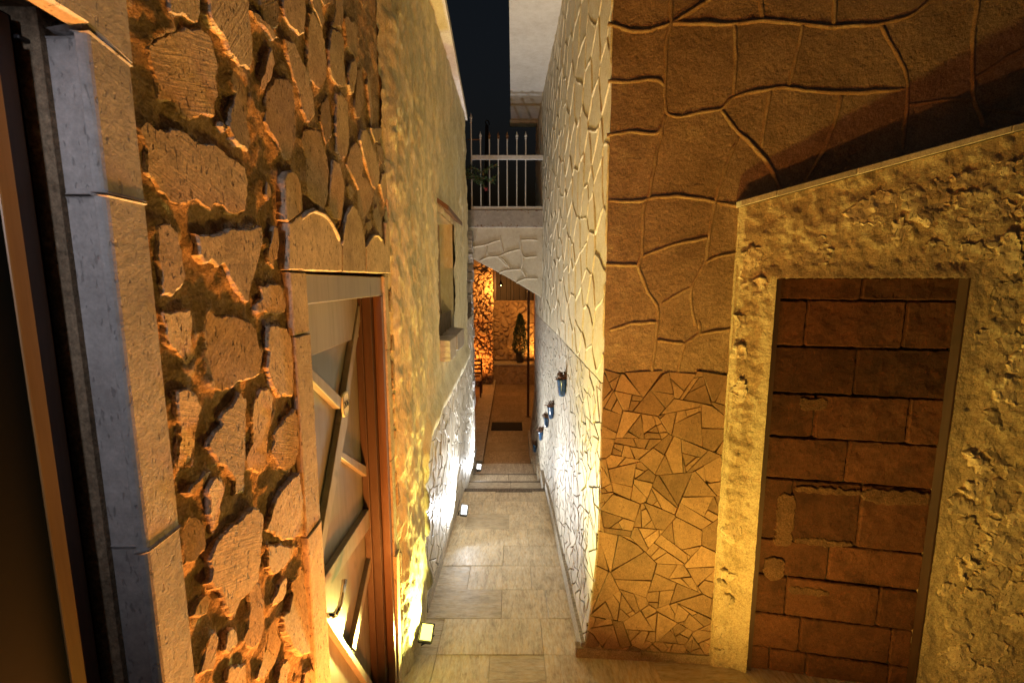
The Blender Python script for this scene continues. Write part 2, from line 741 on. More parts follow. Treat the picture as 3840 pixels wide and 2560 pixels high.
def mat_wood(name, col, dark, rough=.5, axis='Z', coat=.25, knots=.6, scale=1.0):
    m, nt, b = new_mat(name)
    nn = N(nt)
    s = {'Z': (16, 16, 1.0), 'Y': (16, 1.0, 16), 'X': (1.0, 16, 16)}[axis]
    v = coords(nn, scale=tuple(q * scale for q in s), rand=4.0)
    big = noise_tex(nn, v, 1.1, 4, .55, 1.2)
    fine = noise_tex(nn, coords(nn, scale=tuple(q * 5 for q in s), rand=4.0), 2.5, 5, .7)
    f = mathn(nn, 'ADD', mathn(nn, 'MULTIPLY', big, .7), mathn(nn, 'MULTIPLY', fine, .35))
    base = ramp(nn, f, [(.32, c4(dark)), (.55, c4(col)), (.78, c4(col, 1.15))])
    kn = ramp(nn, noise_tex(nn, coords(nn, rand=4.0, scale=(1, 1, .6)), 14, 1, .4), [(.74, (0, 0, 0, 1)), (.79, (1, 1, 1, 1))])
    base = mixc(nn, mathn(nn, 'MULTIPLY', kn, knots), base, c4(dark, .4))
    nn.l(base, b.inputs['Base Color'])
    setin(b, 'Roughness', rough)
    setin(b, 'Coat Weight', coat)
    setin(b, 'Coat Roughness', .2)
    nn.l(bump(nn, f, .12, .002), b.inputs['Normal'])
    return m


def mat_emit(name, col, strength):
    m, nt, b = new_mat(name)
    setin(b, 'Base Color', c4(col))
    setin(b, 'Emission Color', c4(col))
    setin(b, 'Emission Strength', strength)
    return m


def mat_tile(name, col, col2, rough=.48, band=(2.2, 9, 9), var=.3):
    """travertine: banded veins running along a random direction of each tile"""
    m, nt, b = new_mat(name)
    nn = N(nt)
    oi = nn('ShaderNodeObjectInfo')
    tc = nn('ShaderNodeTexCoord')
    vr = nn('ShaderNodeVectorRotate', rotation_type='Z_AXIS')
    nn.l(tc.outputs['Object'], vr.inputs['Vector'])
    rr = mathn(nn, 'MULTIPLY', mathn(nn, 'ROUND', mathn(nn, 'MULTIPLY', oi.outputs['Random'], 1.3)), 1.5708)
    nn.l(rr, vr.inputs['Angle'])
    ad = nn('ShaderNodeVectorMath', operation='ADD')
    nn.l(vr.outputs[0], ad.inputs[0])
    nn.l(mathn(nn, 'MULTIPLY', oi.outputs['Random'], 31.0), ad.inputs[1])
    mp = nn('ShaderNodeMapping')
    setin(mp, 'Scale', band)
    nn.l(ad.outputs[0], mp.inputs[0])
    v = mp.outputs[0]
    f = noise_tex(nn, v, 2.6, 8, .68, .7)
    base = ramp(nn, f, [(.25, c4(col2)), (.5, c4(col)), (.75, c4(col, 1.25))])
    f2 = noise_tex(nn, v, 9, 7, .75, .3)
    base = mixc(nn, .85, base, ramp(nn, f2, [(.3, (.16, .16, .16, 1)), (.68, (.84, .84, .84, 1))]), 'OVERLAY')
    dirt = ramp(nn, noise_tex(nn, coords(nn), 5, 8, .7, .6), [(.42, (1, 1, 1, 1)), (.7, (.45, .42, .38, 1))])
    base = mixc(nn, .45, base, dirt, 'MULTIPLY')
    br = mathn(nn, 'ADD', mathn(nn, 'MULTIPLY', oi.outputs['Random'], var), 1 - var * .6)
    cm = nn('ShaderNodeCombineColor')
    for i in range(3):
        nn.l(br, cm.inputs[i])
    base = mixc(nn, 1.0, base, cm.outputs[0], 'MULTIPLY')
    nn.l(base, b.inputs['Base Color'])
    nn.l(ramp(nn, f2, [(.3, (rough * 1.5,) * 3 + (1,)), (.7, (rough * .8,) * 3 + (1,))]), b.inputs['Roughness'])
    nn.l(bump(nn, f2, .25, .003), b.inputs['Normal'])
    return m


M = {}
M['tuff'] = mat_stone('sawn_tuff', (.46, .36, .25), lines=.5, pits=1.0, fine=.8)
M['tuff_smooth'] = mat_stone('smooth_tuff', (.48, .39, .28), lines=.25, pits=1.0, fine=.45, speck=.3)
M['mortar'] = mat_plaster('wall_mortar', (.42, .305, .195), (.28, .20, .125), sc=9, fine=.9, coarse=1.0, stain=.35)
M['limestone'] = mat_stone('grey_limestone', (.42, .39, .37), lines=.1, pits=.5, fine=.6, speck=.12)
M['stucco'] = mat_plaster('old_stucco', (.78, .73, .53), (.55, .50, .34), sc=5, streak=(1, 1, .35), fine=1.3, coarse=1.8, stain=.4, stain_col=(.20, .175, .11))
M['smooth_plaster'] = mat_plaster('cream_plaster', (.70, .62, .46), (.60, .52, .37), sc=3, fine=.55, coarse=.3, stain=.18, stain_col=(.3, .22, .13))
M['front_plaster'] = mat_plaster('tan_plaster', (.40, .315, .215), (.27, .205, .13), sc=4, fine=1.2, coarse=1.3, stain=.35, stain_col=(.22, .16, .10))
M['joint'] = mat_plaster('joint_plaster', (.36, .265, .165), (.28, .20, .12), sc=8, fine=1.0, coarse=.6, stain=.1)
M['joint_pale'] = mat_plaster('pale_joint_plaster', (.70, .62, .46), (.58, .50, .36), sc=8, fine=.8, coarse=.5, stain=.1)
M['shard'] = mat_stone('tan_tile_shard', (.32, .215, .13), orand=.6, lines=.0, pits=.55, axis='Y', rough=.6, var=.2, fine=.2)
M['shard_pale'] = mat_stone('cream_tile_shard', (.62, .56, .46), lines=.0, pits=.4, rough=.6, var=.12, fine=.2)
M['grout'] = mat_plaster('dark_grout', (.11, .085, .058), (.065, .05, .034), sc=14, fine=.8, coarse=.8, stain=.1)
M['front_grout'] = mat_plaster('brown_grout', (.17, .12, .07), (.10, .07, .042), sc=14, fine=.8, coarse=.8, stain=.1)
M['rubble'] = mat_plaster('rubble_mortar', (.60, .49, .31), (.46, .37, .22), sc=7, fine=1.1, coarse=1.1, stain=.45, stain_col=(.17, .125, .07))
M['rubble_stone'] = mat_stone('rubble_stone', (.58, .48, .32), orand=.5, lines=.2, pits=1.0, axis='Y', var=.3, fine=1.0)
M['coping'] = mat_stone('pale_coping', (.60, .55, .46), lines=.05, pits=.35, axis='Y', fine=.2)
M['block'] = mat_stone('concrete_block', (.090, .037, .019), lines=.0, pits=.5, axis='Y', var=.35, fine=1.3, orand=.7)
M['smear'] = mat_plaster('smeared_mortar', (.15, .085, .048), (.09, .05, .03), sc=9, fine=1.3, coarse=1.3, stain=.3)
M['block_mortar'] = mat_plaster('block_mortar', (.05, .038, .03), (.028, .022, .018), sc=10, fine=1.0, coarse=1.0)
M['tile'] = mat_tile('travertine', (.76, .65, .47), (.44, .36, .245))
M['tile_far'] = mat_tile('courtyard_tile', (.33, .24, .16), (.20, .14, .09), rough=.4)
M['floor_base'] = mat_plain('floor_joint', (.46, .40, .30), .8)
M['skirting'] = mat_tile('skirting_stone', (.46, .41, .33), (.30, .26, .2), rough=.45)
M['dark_frame'] = mat_wood('dark_frame_wood', (.055, .027, .016), (.03, .014, .009), rough=.55, coat=.1)
M['tread'] = mat_tile('step_stone', (.58, .52, .42), (.40, .35, .27), rough=.45)
M['edge_shade'] = mat_tile('step_edge_shade', (.12, .105, .085), (.06, .052, .042), rough=.5)  # dark colour stands in for the shadow along step edges
M['door'] = mat_wood('door_wood', (.175, .168, .15), (.115, .108, .094), rough=.42, coat=.35, knots=.5)
M['strip'] = mat_wood('door_strip_wood', (.235, .215, .185), (.16, .143, .12), rough=.4, coat=.35)
M['frame'] = mat_wood('door_frame_wood', (.13, .062, .032), (.075, .035, .018), rough=.4, coat=.35)
M['brown'] = mat_wood('brown_wood', (.14, .06, .028), (.075, .032, .016), rough=.45)
M['navy'] = mat_plain('dark_door_paint', (.004, .006, .011), .7, var=.1, bmp=.05)
M['navy'].node_tree.nodes['Principled BSDF'].inputs['Specular IOR Level'].default_value = .1
M['orange_frame'] = mat_wood('orange_wood', (.55, .27, .09), (.40, .18, .055), rough=.35, coat=.3, knots=.2)
M['black'] = mat_plain('black_metal', (.018, .018, .02), .45)
M['chrome'] = mat_plain('chrome', (.75, .73, .7), .12, metal=1.0, var=.02, bmp=0)
M['enamel'] = mat_plain('cream_enamel', (.72, .70, .55), .3, var=.03, bmp=0)
M['ink'] = mat_plain('black_ink', (.02, .02, .02), .5, bmp=0)
M['white_paint'] = mat_plain('white_paint', (.75, .75, .72), .45, var=.1, scale=30)
M['white_plaster'] = mat_plaster('white_plaster', (.72, .70, .66), (.60, .57, .52), sc=2, fine=.3, coarse=.2, stain=.1, stain_col=(.4, .38, .34))
M['concrete'] = mat_plaster('bare_concrete', (.44, .40, .34), (.34, .30, .25), sc=3, fine=.5, coarse=.3, stain=.2)
M['rust'] = mat_plain('rust', (.22, .10, .035), .85, var=.4, scale=60, bmp=.6)
M['blue'] = mat_plain('blue_glaze', (.018, .085, .22), .12, var=.5, scale=50, coat=.8, bmp=.1)
M['soil'] = mat_plain('soil', (.05, .035, .02), .9, bmp=.8)
M['leaf'] = mat_plain('leaf', (.06, .12, .03), .5, var=.5, scale=40, bmp=0)
M['dry_leaf'] = mat_plain('dry_leaf', (.20, .10, .05), .6, var=.5, scale=40, bmp=0)
M['cypress'] = mat_plain('cypress_leaf', (.018, .042, .016), .6, var=.6, scale=30, bmp=0)
M['flower'] = mat_plain('pink_flower', (.65, .12, .14), .5, bmp=0)
M['yellow_leaf'] = mat_plain('yellow_leaf', (.45, .28, .04), .5, bmp=0)
M['dark_board'] = mat_wood('dark_board', (.035, .026, .026), (.015, .011, .011), rough=.6, coat=.0)
M['terrace'] = mat_plain('terrace_floor', (.34, .22, .12), .5, var=.2)
M['mat'] = mat_plain('mat_fibre', (.035, .026, .018), .95, bmp=.8)
M['courtyard_stone'] = mat_stone('courtyard_stone', (.42, .30, .18), lines=.05, pits=.3, axis='Y', fine=.9, var=.3)

# ------------------------------------------------------------------ lamps
LAMPS = []


def floodlight(loc, aim, col, watts, label, size=(.075, .095), glow=2.5, spread=160, wall=None, group='floodlights along the alley', foot=None):
    """small LED floodlight: housing, glowing lens, bracket; its area light sits just before the lens"""
    t = thing('floodlight', label, 'floodlight', group)
    d = Vector(aim).normalized()
    ax = Vector((1, 0, 0))
    ax = (ax - d * ax.dot(d)).normalized()
    ay = d.cross(ax)
    rot = Matrix((ax, ay, d)).transposed()
    lrot = Matrix((ax, -ay, -d)).transposed()

    def P(x, y, z):
        return Vector(loc) + rot @ Vector((x, y, z))
    w, h = size[0] / 2, size[1] / 2
    m = MB()
    bm = bmesh.new()
    bmesh.ops.create_cube(bm, size=1)
    for v in bm.verts:
        k = 1.0 if v.co.z > 0 else .82
        v.co = Vector((v.co.x * (size[0] + .022) * k, v.co.y * (size[1] + .022) * k, -.018 + v.co.z * .034))
    bmesh.ops.bevel(bm, geom=bm.edges[:], offset=.004, segments=2, profile=.6, affect='EDGES')
    bm.verts.index_update()
    m.add([P(*v.co) for v in bm.verts], [[v.index for v in f.verts] for f in bm.faces])
    bm.free()
    for k in range(5):                 # cooling fins on the back
        x = (k - 2) * size[0] * .19
        m.hexa([P(x - .002, -h * .7, -.05), P(x + .002, -h * .7, -.05), P(x + .002, h * .7, -.05), P(x - .002, h * .7, -.05),
                P(x - .002, -h * .7, -.03), P(x + .002, -h * .7, -.03), P(x + .002, h * .7, -.03), P(x - .002, h * .7, -.03)])
    m.build('housing', M['black'], t)
    e = mat_emit('lamp_glow', col, glow)
    m = MB()
    m.hexa([P(-w, -h, -.002), P(w, -h, -.002), P(w, h, -.002), P(-w, h, -.002), P(-w, -h, .002), P(w, -h, .002), P(w, h, .002), P(-w, h, .002)])
    m.build('lens', e, t)
    m = MB()
    ft = Vector(foot) if foot else Vector(loc) - Vector((0, 0, .1))
    for s in (-1, 1):
        m.tube([P(s * (w + .015), 0, -.02), (P(s * (w + .015), 0, -.06) + ft) / 2, ft], .004, 6)
    m.build('bracket', M['black'], t)
    m = MB()
    a3, b3 = P(0, -h * .6, -.035), ft + Vector((0, .03, .004))
    m.tube([a3, a3.lerp(b3, .4) + Vector((.012, 0, -.01)), b3, b3 + Vector((-.012, .10, 0)), b3 + Vector((-.02, .30, -.02))], .003, 6)
    m.build('cable', M['black'], t)
    ld = bpy.data.lights.new('floodlight_light', 'AREA')
    ld.shape = 'RECTANGLE'
    ld.size, ld.size_y = size[0] * .95, size[1] * .95
    ld.energy = watts
    ld.color = col
    ld.spread = R_(spread)
    lo = bpy.data.objects.new('floodlight_light', ld)
    COL.objects.link(lo)
    lo.location = P(0, 0, .004)
    lo.rotation_euler = lrot.to_euler()
    lo.parent = t
    return t


WHITE = (.93, .97, 1.0)
YELLOW = (1.0, .88, .20)
AMBER = (1.0, .57, .09)
RED_AMBER = (1.0, .31, .05)
floodlight((-.485, 2.27, -1.965), (.22, -.30, .92), YELLOW, 34.0, 'yellow floodlight on the alley floor beside the wooden door', size=(.062, .088), spread=140, foot=(-.54, 2.33, floor_z(2.33)))
floodlight((-.45, 3.92, -2.12), (.20, -.34, .92), WHITE, 27.0, 'white floodlight at the foot of the tiled wall before the steps', size=(.052, .105), foot=(-.52, 3.97, -2.2))
floodlight((-.44, 5.62, -2.43), (.20, -.22, .95), WHITE, 30.0, 'white floodlight beside the steps at the end of the left wall', size=(.052, .105), foot=(-.5, 5.67, -2.53))
floodlight((-.28, .86, -1.92), (-.45, .0, .90), RED_AMBER, 74.0, 'amber floodlight on the floor just in front of the wooden door', size=(.12, .09), foot=(-.28, .86, floor_z(.86)))
floodlight((.76, 1.25, -1.95), (.30, .22, .93), AMBER, 28.0, 'amber floodlight on the floor facing the blocked doorway', size=(.12, .09), spread=168, foot=(.76, 1.25, floor_z(1.25)))
floodlight((-.40, -.95, .30), (-.06, 1.0, -.10), (.84, .87, 1.0), .7, 'cool white floodlight high behind the viewer', size=(.10, .08), spread=55, foot=(-.40, -1.1, .30))
floodlight((-1.03, 10.85, -2.42), (.12, .14, 1.0), RED_AMBER, 38.0, 'amber floodlight under the rough pillar in the courtyard', group='courtyard lamps', foot=(-1.03, 10.9, -2.64))
floodlight((.70, 12.02, -2.12), (.0, .25, 1.0), (1.0, .40, .07), 24.0, 'amber floodlight on the planter ledge beside the cypress', group='courtyard lamps', foot=(.7, 12.05, -2.2))

# ------------------------------------------------------------------ ground
ground = MB().add([(-60, -40, -3.4), (60, -40, -3.4), (60, 80, -3.4), (-60, 80, -3.4)], [(0, 1, 2, 3)]).build('ground', M['floor_base'])
tag(ground, kind='structure')

rnd = random.Random(11)
alley = MB()
alley.add([(-.70, .3, floor_z(.3) - .012), (2.9, .3, floor_z(.3) - .012), (2.9, 2.26, floor_z(2.26) - .012), (.58, 2.26, floor_z(2.26) - .012),
           (.58, 4.74, floor_z(4.74) - .012), (-.70, 4.74, floor_z(4.74) - .012)], [(0, 1, 2, 3), (0, 3, 4, 5)])
alley_floor = alley.build('alley_floor', M['floor_base'])
tag(alley_floor, kind='structure')


def floor_tile(x0, x1, y0, y1, zf, parent, mat, g=.0008, th=.03, dz=0.0):
    x0, x1, y0, y1 = x0 + g, x1 - g, y0 + g, y1 - g
    b = .0015
    m = MB()
    lo = [(x0, y0), (x1, y0), (x1, y1), (x0, y1)]
    hi = [(x0 + b, y0 + b), (x1 - b, y0 + b), (x1 - b, y1 - b), (x0 + b, y1 - b)]
    vs = [(x, y, zf(y) - th + dz) for x, y in lo] + [(x, y, zf(y) - b + dz) for x, y in lo] + [(x, y, zf(y) + dz) for x, y in hi]
    fs = [(8, 9, 10, 11)]
    for r in (0, 4):
        for i in range(4):
            j = (i + 1) % 4
            fs.append((r + i, r + j, r + 4 + j, r + 4 + i))
    m.add(vs, fs)
    return m.build('tile', mat, parent)


y = 2.26 - .305 * 5
row = 0
while y < 4.7:
    y1 = min(y + .305, 4.74)
    xr = 2.7 if y < 2.2 else .56
    x = -.68
    x += 0
    first = True
    while x < xr - .01:
        w = rnd.choice([.305, .46, .61, .61, .40]) if not first else rnd.choice([.36, .5, .61, .25])
        first = False
        x1 = min(x + w, xr)
        if xr - x1 < .1:
            x1 = xr
        floor_tile(x, x1, y, y1, floor_z, alley_floor, M['tile'], dz=rnd.uniform(-.0012, .0012))
        x = x1
    y = y1
    row += 1

# steps down to the courtyard
steps = thing('steps', None, None)
tag(steps, kind='structure')
sy = [4.74, 5.19, 5.67, 6.285]
z0 = floor_z(4.74)
for k in range(3):
    zt = z0 - .12 * (k + 1)
    ya, yb = sy[k], sy[k + 1]
    xs = [-.62, rnd.uniform(-.12, .05), .52]
    for xa, xb in zip(xs, xs[1:]):
        m = MB().box(xa + .0015, xb - .0015, ya - .02, yb + .014, zt - .03, zt, .004)
        m.build('tread', M['tread'], steps)
    if k < 2:  # dark strips paint the shadow line at each tread edge
        MB().box(-.62, .52, yb + .0145, yb + .026, zt - .03, zt - .004).build('shade_strip', M['edge_shade'], steps)
        MB().box(-.62, .52, yb - .030, yb - .004, zt - .02, zt + .0025).build('shade_strip', M['edge_shade'], steps)
    MB().box(-.62, .52, yb - .02, yb, zt - .15, zt - .032).build('riser', M['skirting'], steps)
MB().box(-.62, .56, 4.64, 4.742, z0 - .011, z0 + .0075).build('shade_strip', M['edge_shade'], steps)  # same painted shade along the landing edge
MB().box(-.62, .52, 4.70, 4.738, z0 - .15, z0 - .014).build('riser', M['skirting'], steps)

# courtyard floor
CZ = -2.79
cf = MB().box(-4.5, 4.5, 5.9, 12.6, CZ - .2, CZ - .012).build('courtyard_floor', M['floor_base'])
tag(cf, kind='structure')
y = 6.29
while y < 11.9:
    x = -.45
    first = True
    while x < 1.29:
        w = rnd.choice([.3, .45, .6]) if not first else rnd.choice([.2, .4, .6])
        first = False
        x1 = min(x + w, 1.3)
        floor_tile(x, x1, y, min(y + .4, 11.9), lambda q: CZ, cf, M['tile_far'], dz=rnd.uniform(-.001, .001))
        x = x1
    y += .4

# low kerb wall along the courtyard walk, in lengths
kerb = thing('kerb', None, None)
tag(kerb, kind='structure')
ya = 6.32
for k, yb in enumerate([7.6, 8.9, 10.2, 11.85]):
    MB().box(-.745, -.452, ya + .003, yb - .003, CZ - .05, CZ + .12, .006).build('kerb_stone', M['courtyard_stone'], kerb)
    MB().box(-.765, -.44, ya + .003, yb - .003, CZ + .122, CZ + .15, .006).build('cap_stone', M['skirting'], kerb)
    ya = yb
terrace = MB().box(-4.4, -.77, 6.3, 12.4, CZ - .05, CZ + .09).build('terrace', M['terrace'])
tag(terrace, kind='structure')

# ------------------------------------------------------------------ left stone wall with door 206
lw = thing('stone_wall', 'near left wall of sawn brown stones in deep mortar beside the wooden door', 'wall')
DOOR_Y0, DOOR_Y1 = L.pix(1145, 1100)[0], L.pix(1438, 1040)[0]
DOOR_TOP = L.pix(1260, 1022)[1]
JY = L.pix(600, 1280)[0]             # outer edge of the far-left door's limestone surround
IN_Y = L.pix(462, 1280)[0]           # its inner edge
ENDY = 2.12
ZB, ZT = -2.35, 2.3


# solid body behind the mortar
m = MB()


def lbox(y0, y1, z0, z1, h0, h1):
    m.hexa([L.to3(y0, z0, h0), L.to3(y1, z0, h0), L.to3(y1, z0, h1), L.to3(y0, z0, h1),
            L.to3(y0, z1, h0), L.to3(y1, z1, h0), L.to3(y1, z1, h1), L.to3(y0, z1, h1)])


HEADZ = L.pix(330, 125)[1]
lbox(IN_Y + .002, DOOR_Y0 - .03, ZB, ZT, -.5, -.06)
lbox(DOOR_Y1 + .012, ENDY, ZB, ZT, -.5, -.06)
lbox(DOOR_Y0 - .03, DOOR_Y1 + .012, DOOR_TOP + .02, ZT, -.5, -.06)
lbox(-1.2, IN_Y + .002, HEADZ + .03, ZT, -.5, -.06)
m.build('core', M['mortar'], lw)

kA, kB, kC, kD, kE = .5102, .5102, .6758, .3189, .3826
OFF = {'A': (480, 0, kA), 'B': (540, 750, kB), 'C': (600, 1500, kC), 'D': (1000, 0, kD), 'E': (1000, 480, kE), 'Q': (900, 900, .5102), 'F': (1100, 1700, .5484)}
STONES = [
 ('A', [(280,-60),(530,-60),(515,170),(490,175),(400,130),(300,90)]),
 ('A', [(180,340),(215,280),(300,230),(420,215),(530,205),(610,270),(655,470),(663,640),(650,860),(560,850),(500,885),(450,870),(380,800),(330,745),(250,735),(230,600)]),
 ('A', [(560,-60),(880,-60),(895,200),(918,430),(890,500),(810,480),(745,400),(680,260),(600,140)]),
 ('A', [(790,510),(885,520),(903,700),(890,880),(900,1050),(880,1115),(770,1030),(735,930),(760,800),(800,680),(770,590)]),
 ('A', [(100,940),(150,880),(230,945),(340,950),(480,1000),(660,1080),(770,1160),(870,1230),(895,1370),(885,1500),(873,1555),(818,1595),(758,1560),(718,1515),(658,1505),(628,1560),(518,1480),(430,1500),(330,1490),(240,1410),(165,1270),(150,1100)]),
 ('A', [(905,70),(960,90),(1030,170),(1100,280),(1060,290),(1000,200),(925,130)]),
 ('A', [(690,890),(725,910),(735,960),(705,970),(675,930)]),
 ('A', [(1010,520),(1050,360),(1085,460),(1060,600),(1000,680),(985,640)]),
 ('A', [(1030,1330),(1060,1350),(1062,1440),(1040,1480),(1020,1430)]),
 ('B', [(95,165),(200,165),(260,230),(285,350),(300,520),(295,620),(260,680),(210,705),(170,690),(135,700),(115,500),(100,300)]),
 ('B', [(390,250),(440,280),(540,265),(580,240),(680,205),(770,210),(865,190),(878,260),(865,380),(825,520),(795,600),(770,740),(740,745),(680,650),(620,560),(590,480),(550,490),(500,450),(450,470),(420,400)]),
 ('B', [(960,190),(985,200),(998,310),(985,400),(965,510),(915,460),(920,370),(945,260)]),
 ('B', [(860,640),(920,610),(1000,620),(1030,680),(1050,760),(1045,830),(960,850),(900,830),(840,830),(830,760),(870,720)]),
 ('B', [(130,825),(200,810),(365,805),(375,900),(385,1050),(398,1160),(375,1240),(345,1275),(300,1210),(240,1110),(180,1040),(150,920)]),
 ('B', [(510,800),(560,840),(640,840),(720,870),(800,890),(835,950),(850,1060),(880,1100),(870,1210),(850,1290),(780,1310),(710,1330),(660,1370),(600,1390),(540,1395),(510,1360),(450,1270),(470,1230),(440,1150),(480,1100),(470,900)]),
 ('B', [(905,920),(960,905),(1050,950),(1070,1000),(1085,1200),(1095,1340),(1085,1440),(1000,1440),(950,1380),(900,1280),(895,1230),(915,1120),(890,1090)]),
 ('C', [(100,-40),(150,-55),(200,-30),(230,40),(215,150),(200,300),(190,345),(150,365),(120,395),(105,330),(120,200),(95,60)]),
 ('C', [(330,100),(400,30),(440,-40),(480,-20),(485,100),(480,300),(475,440),(470,510),(420,525),(415,450),(400,400),(350,370),(320,330),(290,280),(260,260),(275,220),(300,180),(345,130)]),
 ('C', [(530,0),(560,-60),(610,-70),(632,-10),(625,110),(600,220),(610,350),(570,405),(500,380),(490,335),(520,240),(515,120)]),
 ('C', [(745,50),(760,120),(768,250),(752,340),(720,400),(660,370),(625,290),(640,180),(690,100)]),
 ('C', [(250,480),(300,430),(340,450),(352,490),(335,580),(325,690),(290,745),(278,700),(265,600)]),
 ('C', [(150,680),(180,640),(230,650),(262,720),(250,830),(205,890),(145,915),(135,830)]),
 ('C', [(400,690),(450,640),(500,590),(530,600),(556,640),(555,800),(545,990),(500,1060),(450,1110),(410,1215),(370,1160),(345,1080),(330,1040),(260,1020),(290,970),(270,890),(300,790),(340,740)]),
 ('C', [(640,550),(700,450),(765,400),(780,520),(792,640),(788,745),(740,765),(690,775),(640,750),(590,715),(610,640)]),
 ('C', [(585,800),(650,800),(720,815),(780,800),(740,850),(690,930),(640,970),(590,930),(600,870)]),
 ('C', [(540,1010),(565,1030),(580,1100),(575,1250),(550,1350),(500,1370),(460,1340),(495,1270),(505,1150),(510,1060)]),
 ('C', [(660,1020),(695,970),(700,1060),(680,1110),(620,1150),(610,1130),(640,1080)]),
 ('C', [(740,1010),(790,920),(808,960),(822,1150),(830,1320),(832,1400),(780,1420),(750,1400),(720,1330),(690,1290),(680,1200),(720,1170),(740,1090)]),
 ('C', [(240,1080),(270,1070),(288,1120),(270,1180),(240,1215),(190,1200),(215,1140)]),
 ('C', [(290,1290),(320,1300),(332,1340),(310,1420),(290,1495),(220,1515),(240,1450),(260,1370)]),
 ('C', [(380,1290),(420,1265),(437,1310),(420,1370),(370,1410),(350,1390),(370,1340)]),
 ('C', [(620,1250),(660,1200),(672,1270),(690,1340),(650,1450),(610,1510),(560,1560),(540,1545),(580,1440),(600,1350)]),
 ('C', [(390,1490),(440,1465),(480,1470),(495,1540),(500,1600),(380,1600)]),
 ('C', [(680,1460),(710,1430),(722,1490),(700,1600),(640,1600)]),
 ('C', [(800,1510),(840,1480),(865,1530),(880,1600),(790,1600)]),
 ('C', [(250,400),(280,395),(270,430),(190,520),(150,515)]),
 ('D', [(-60,-40),(155,-40),(160,150),(130,320),(70,340),(0,330),(-40,250)]),
 ('D', [(200,-40),(455,-40),(455,200),(440,380),(400,410),(330,350),(270,310),(215,200)]),
 ('D', [(505,-40),(600,-40),(640,80),(690,250),(655,350),(610,215),(550,100)]),
 ('D', [(500,600),(495,300),(505,160),(545,140),(600,240),(655,375),(690,500),(718,720),(715,880),(690,1000),(650,1060),(580,980),(505,910),(490,800)]),
 ('D', [(625,-40),(785,-40),(770,30),(720,70),(670,80)]),
 ('D', [(820,-40),(910,-40),(915,120),(900,250),(880,340),(770,305),(790,220),(815,110)]),
 ('D', [(755,330),(870,385),(905,450),(915,700),(940,1000),(890,1040),(820,1000),(770,920),(735,800),(725,600),(740,450)]),
 ('D', [(930,220),(970,195),(1000,240),(1060,260),(1085,330),(1090,560),(1090,690),(1030,640),(960,550),(945,400)]),
 ('D', [(225,480),(330,510),(400,660),(490,850),(545,1050),(575,1230),(578,1360),(540,1400),(480,1440),(420,1290),(380,1080),(310,880),(250,650)]),
 ('D', [(20,1060),(100,940),(180,890),(260,930),(310,1020),(335,1250),(345,1400),(348,1529),(324,1745),(288,1877),(216,1865),(168,1745),(120,1649),(60,1553),(0,1433)]),
 ('D', [(1000,720),(1050,700),(1060,850),(1020,1080),(990,1120),(955,1000),(965,800)]),
 ('D', [(1085,800),(1130,850),(1150,1050),(1145,1180),(1100,1370),(1055,1400),(1030,1250),(1065,1000)]),
 ('D', [(1190,850),(1225,1000),(1262,1400),(1232,1500),(1205,1250),(1180,1000)]),
 ('E', [(545,-220),(620,-330),(640,-200),(650,0),(650,80),(590,170),(565,60),(540,-60)]),
 ('E', [(690,-330),(735,-345),(800,-255),(812,0),(810,150),(795,240),(770,290),(730,310),(690,230),(680,100),(680,-100)]),
 ('E', [(385,20),(440,0),(540,20),(560,170),(600,300),(605,480),(595,640),(580,740),(550,790),(490,750),(430,670),(400,620),(390,460),(400,300),(385,220),(350,110)]),
 ('E', [(640,320),(690,340),(720,430),(750,560),(745,750),(735,890),(700,915),(660,870),(610,770),(606,700),(620,500),(630,400)]),
 ('E', [(830,190),(880,140),(920,220),(940,320),(930,480),(900,610),(860,520),(790,360),(800,280)]),
 ('E', [(920,20),(970,20),(1010,130),(1040,190),(1080,330),(1110,430),(1095,560),(1075,600),(1030,560),(990,430),(940,260),(905,120)]),
 ('E', [(935,470),(990,500),(1030,590),(1050,640),(1030,760),(980,860),(960,900),(920,850),(905,750),(905,620)]),
 ('E', [(1010,0),(1130,0),(1125,80),(1060,150),(1040,100)]),
 ('E', [(1090,150),(1150,200),(1185,360),(1160,390),(1120,340),(1090,250)]),
 ('E', [(1130,450),(1165,430),(1205,530),(1215,610),(1160,740),(1130,640),(1110,550)]),
 ('E', [(795,570),(815,540),(870,620),(855,700),(820,690)]),
 ('E', [(1050,780),(1090,760),(1130,900),(1140,1060),(1090,1000),(1060,900)]),
 ('E', [(985,930),(1020,900),(1030,980),(985,1040)]),
 ('E', [(1180,700),(1220,680),(1240,800),(1245,950),(1220,1040),(1190,920)]),
 ('Q', [(1105,380),(1125,250),(1145,210),(1165,300),(1140,540),(1100,530)]),
 ('Q', [(1115,810),(1120,700),(1140,580),(1165,650),(1160,740),(1145,820)]),
 ('Q', [(1125,1090),(1125,900),(1160,870),(1172,900),(1160,1080),(1140,1090)]),
 ('Q', [(1145,1360),(1135,1130),(1160,1110),(1165,1250)]),
 ('Q', [(1150,1560),(1140,1400),(1170,1380),(1178,1540)]),
 ('F', [(715,350),(708,130),(735,100),(742,300)]),
 ('F', [(725,600),(718,430),(745,390),(770,470),(750,620)]),
 ('F', [(735,830),(725,680),(745,650),(760,740),(755,830)]),
 ('F', [(745,1030),(735,880),(765,840),(785,960),(765,1060)]),
]
from mathutils import kdtree
SPOLY = []
for k, pts in STONES:
    ox, oy, sc_ = OFF[k]
    SPOLY.append(smooth2(resample([L.pix(ox + sc_ * x, oy + sc_ * y_) for x, y_ in pts], .006), 1))
kd = kdtree.KDTree(sum(len(p) for p in SPOLY))
i = 0
for p in SPOLY:
    for a, b in p:
        kd.insert((a, b, 0), i)
        i += 1
kd.balance()


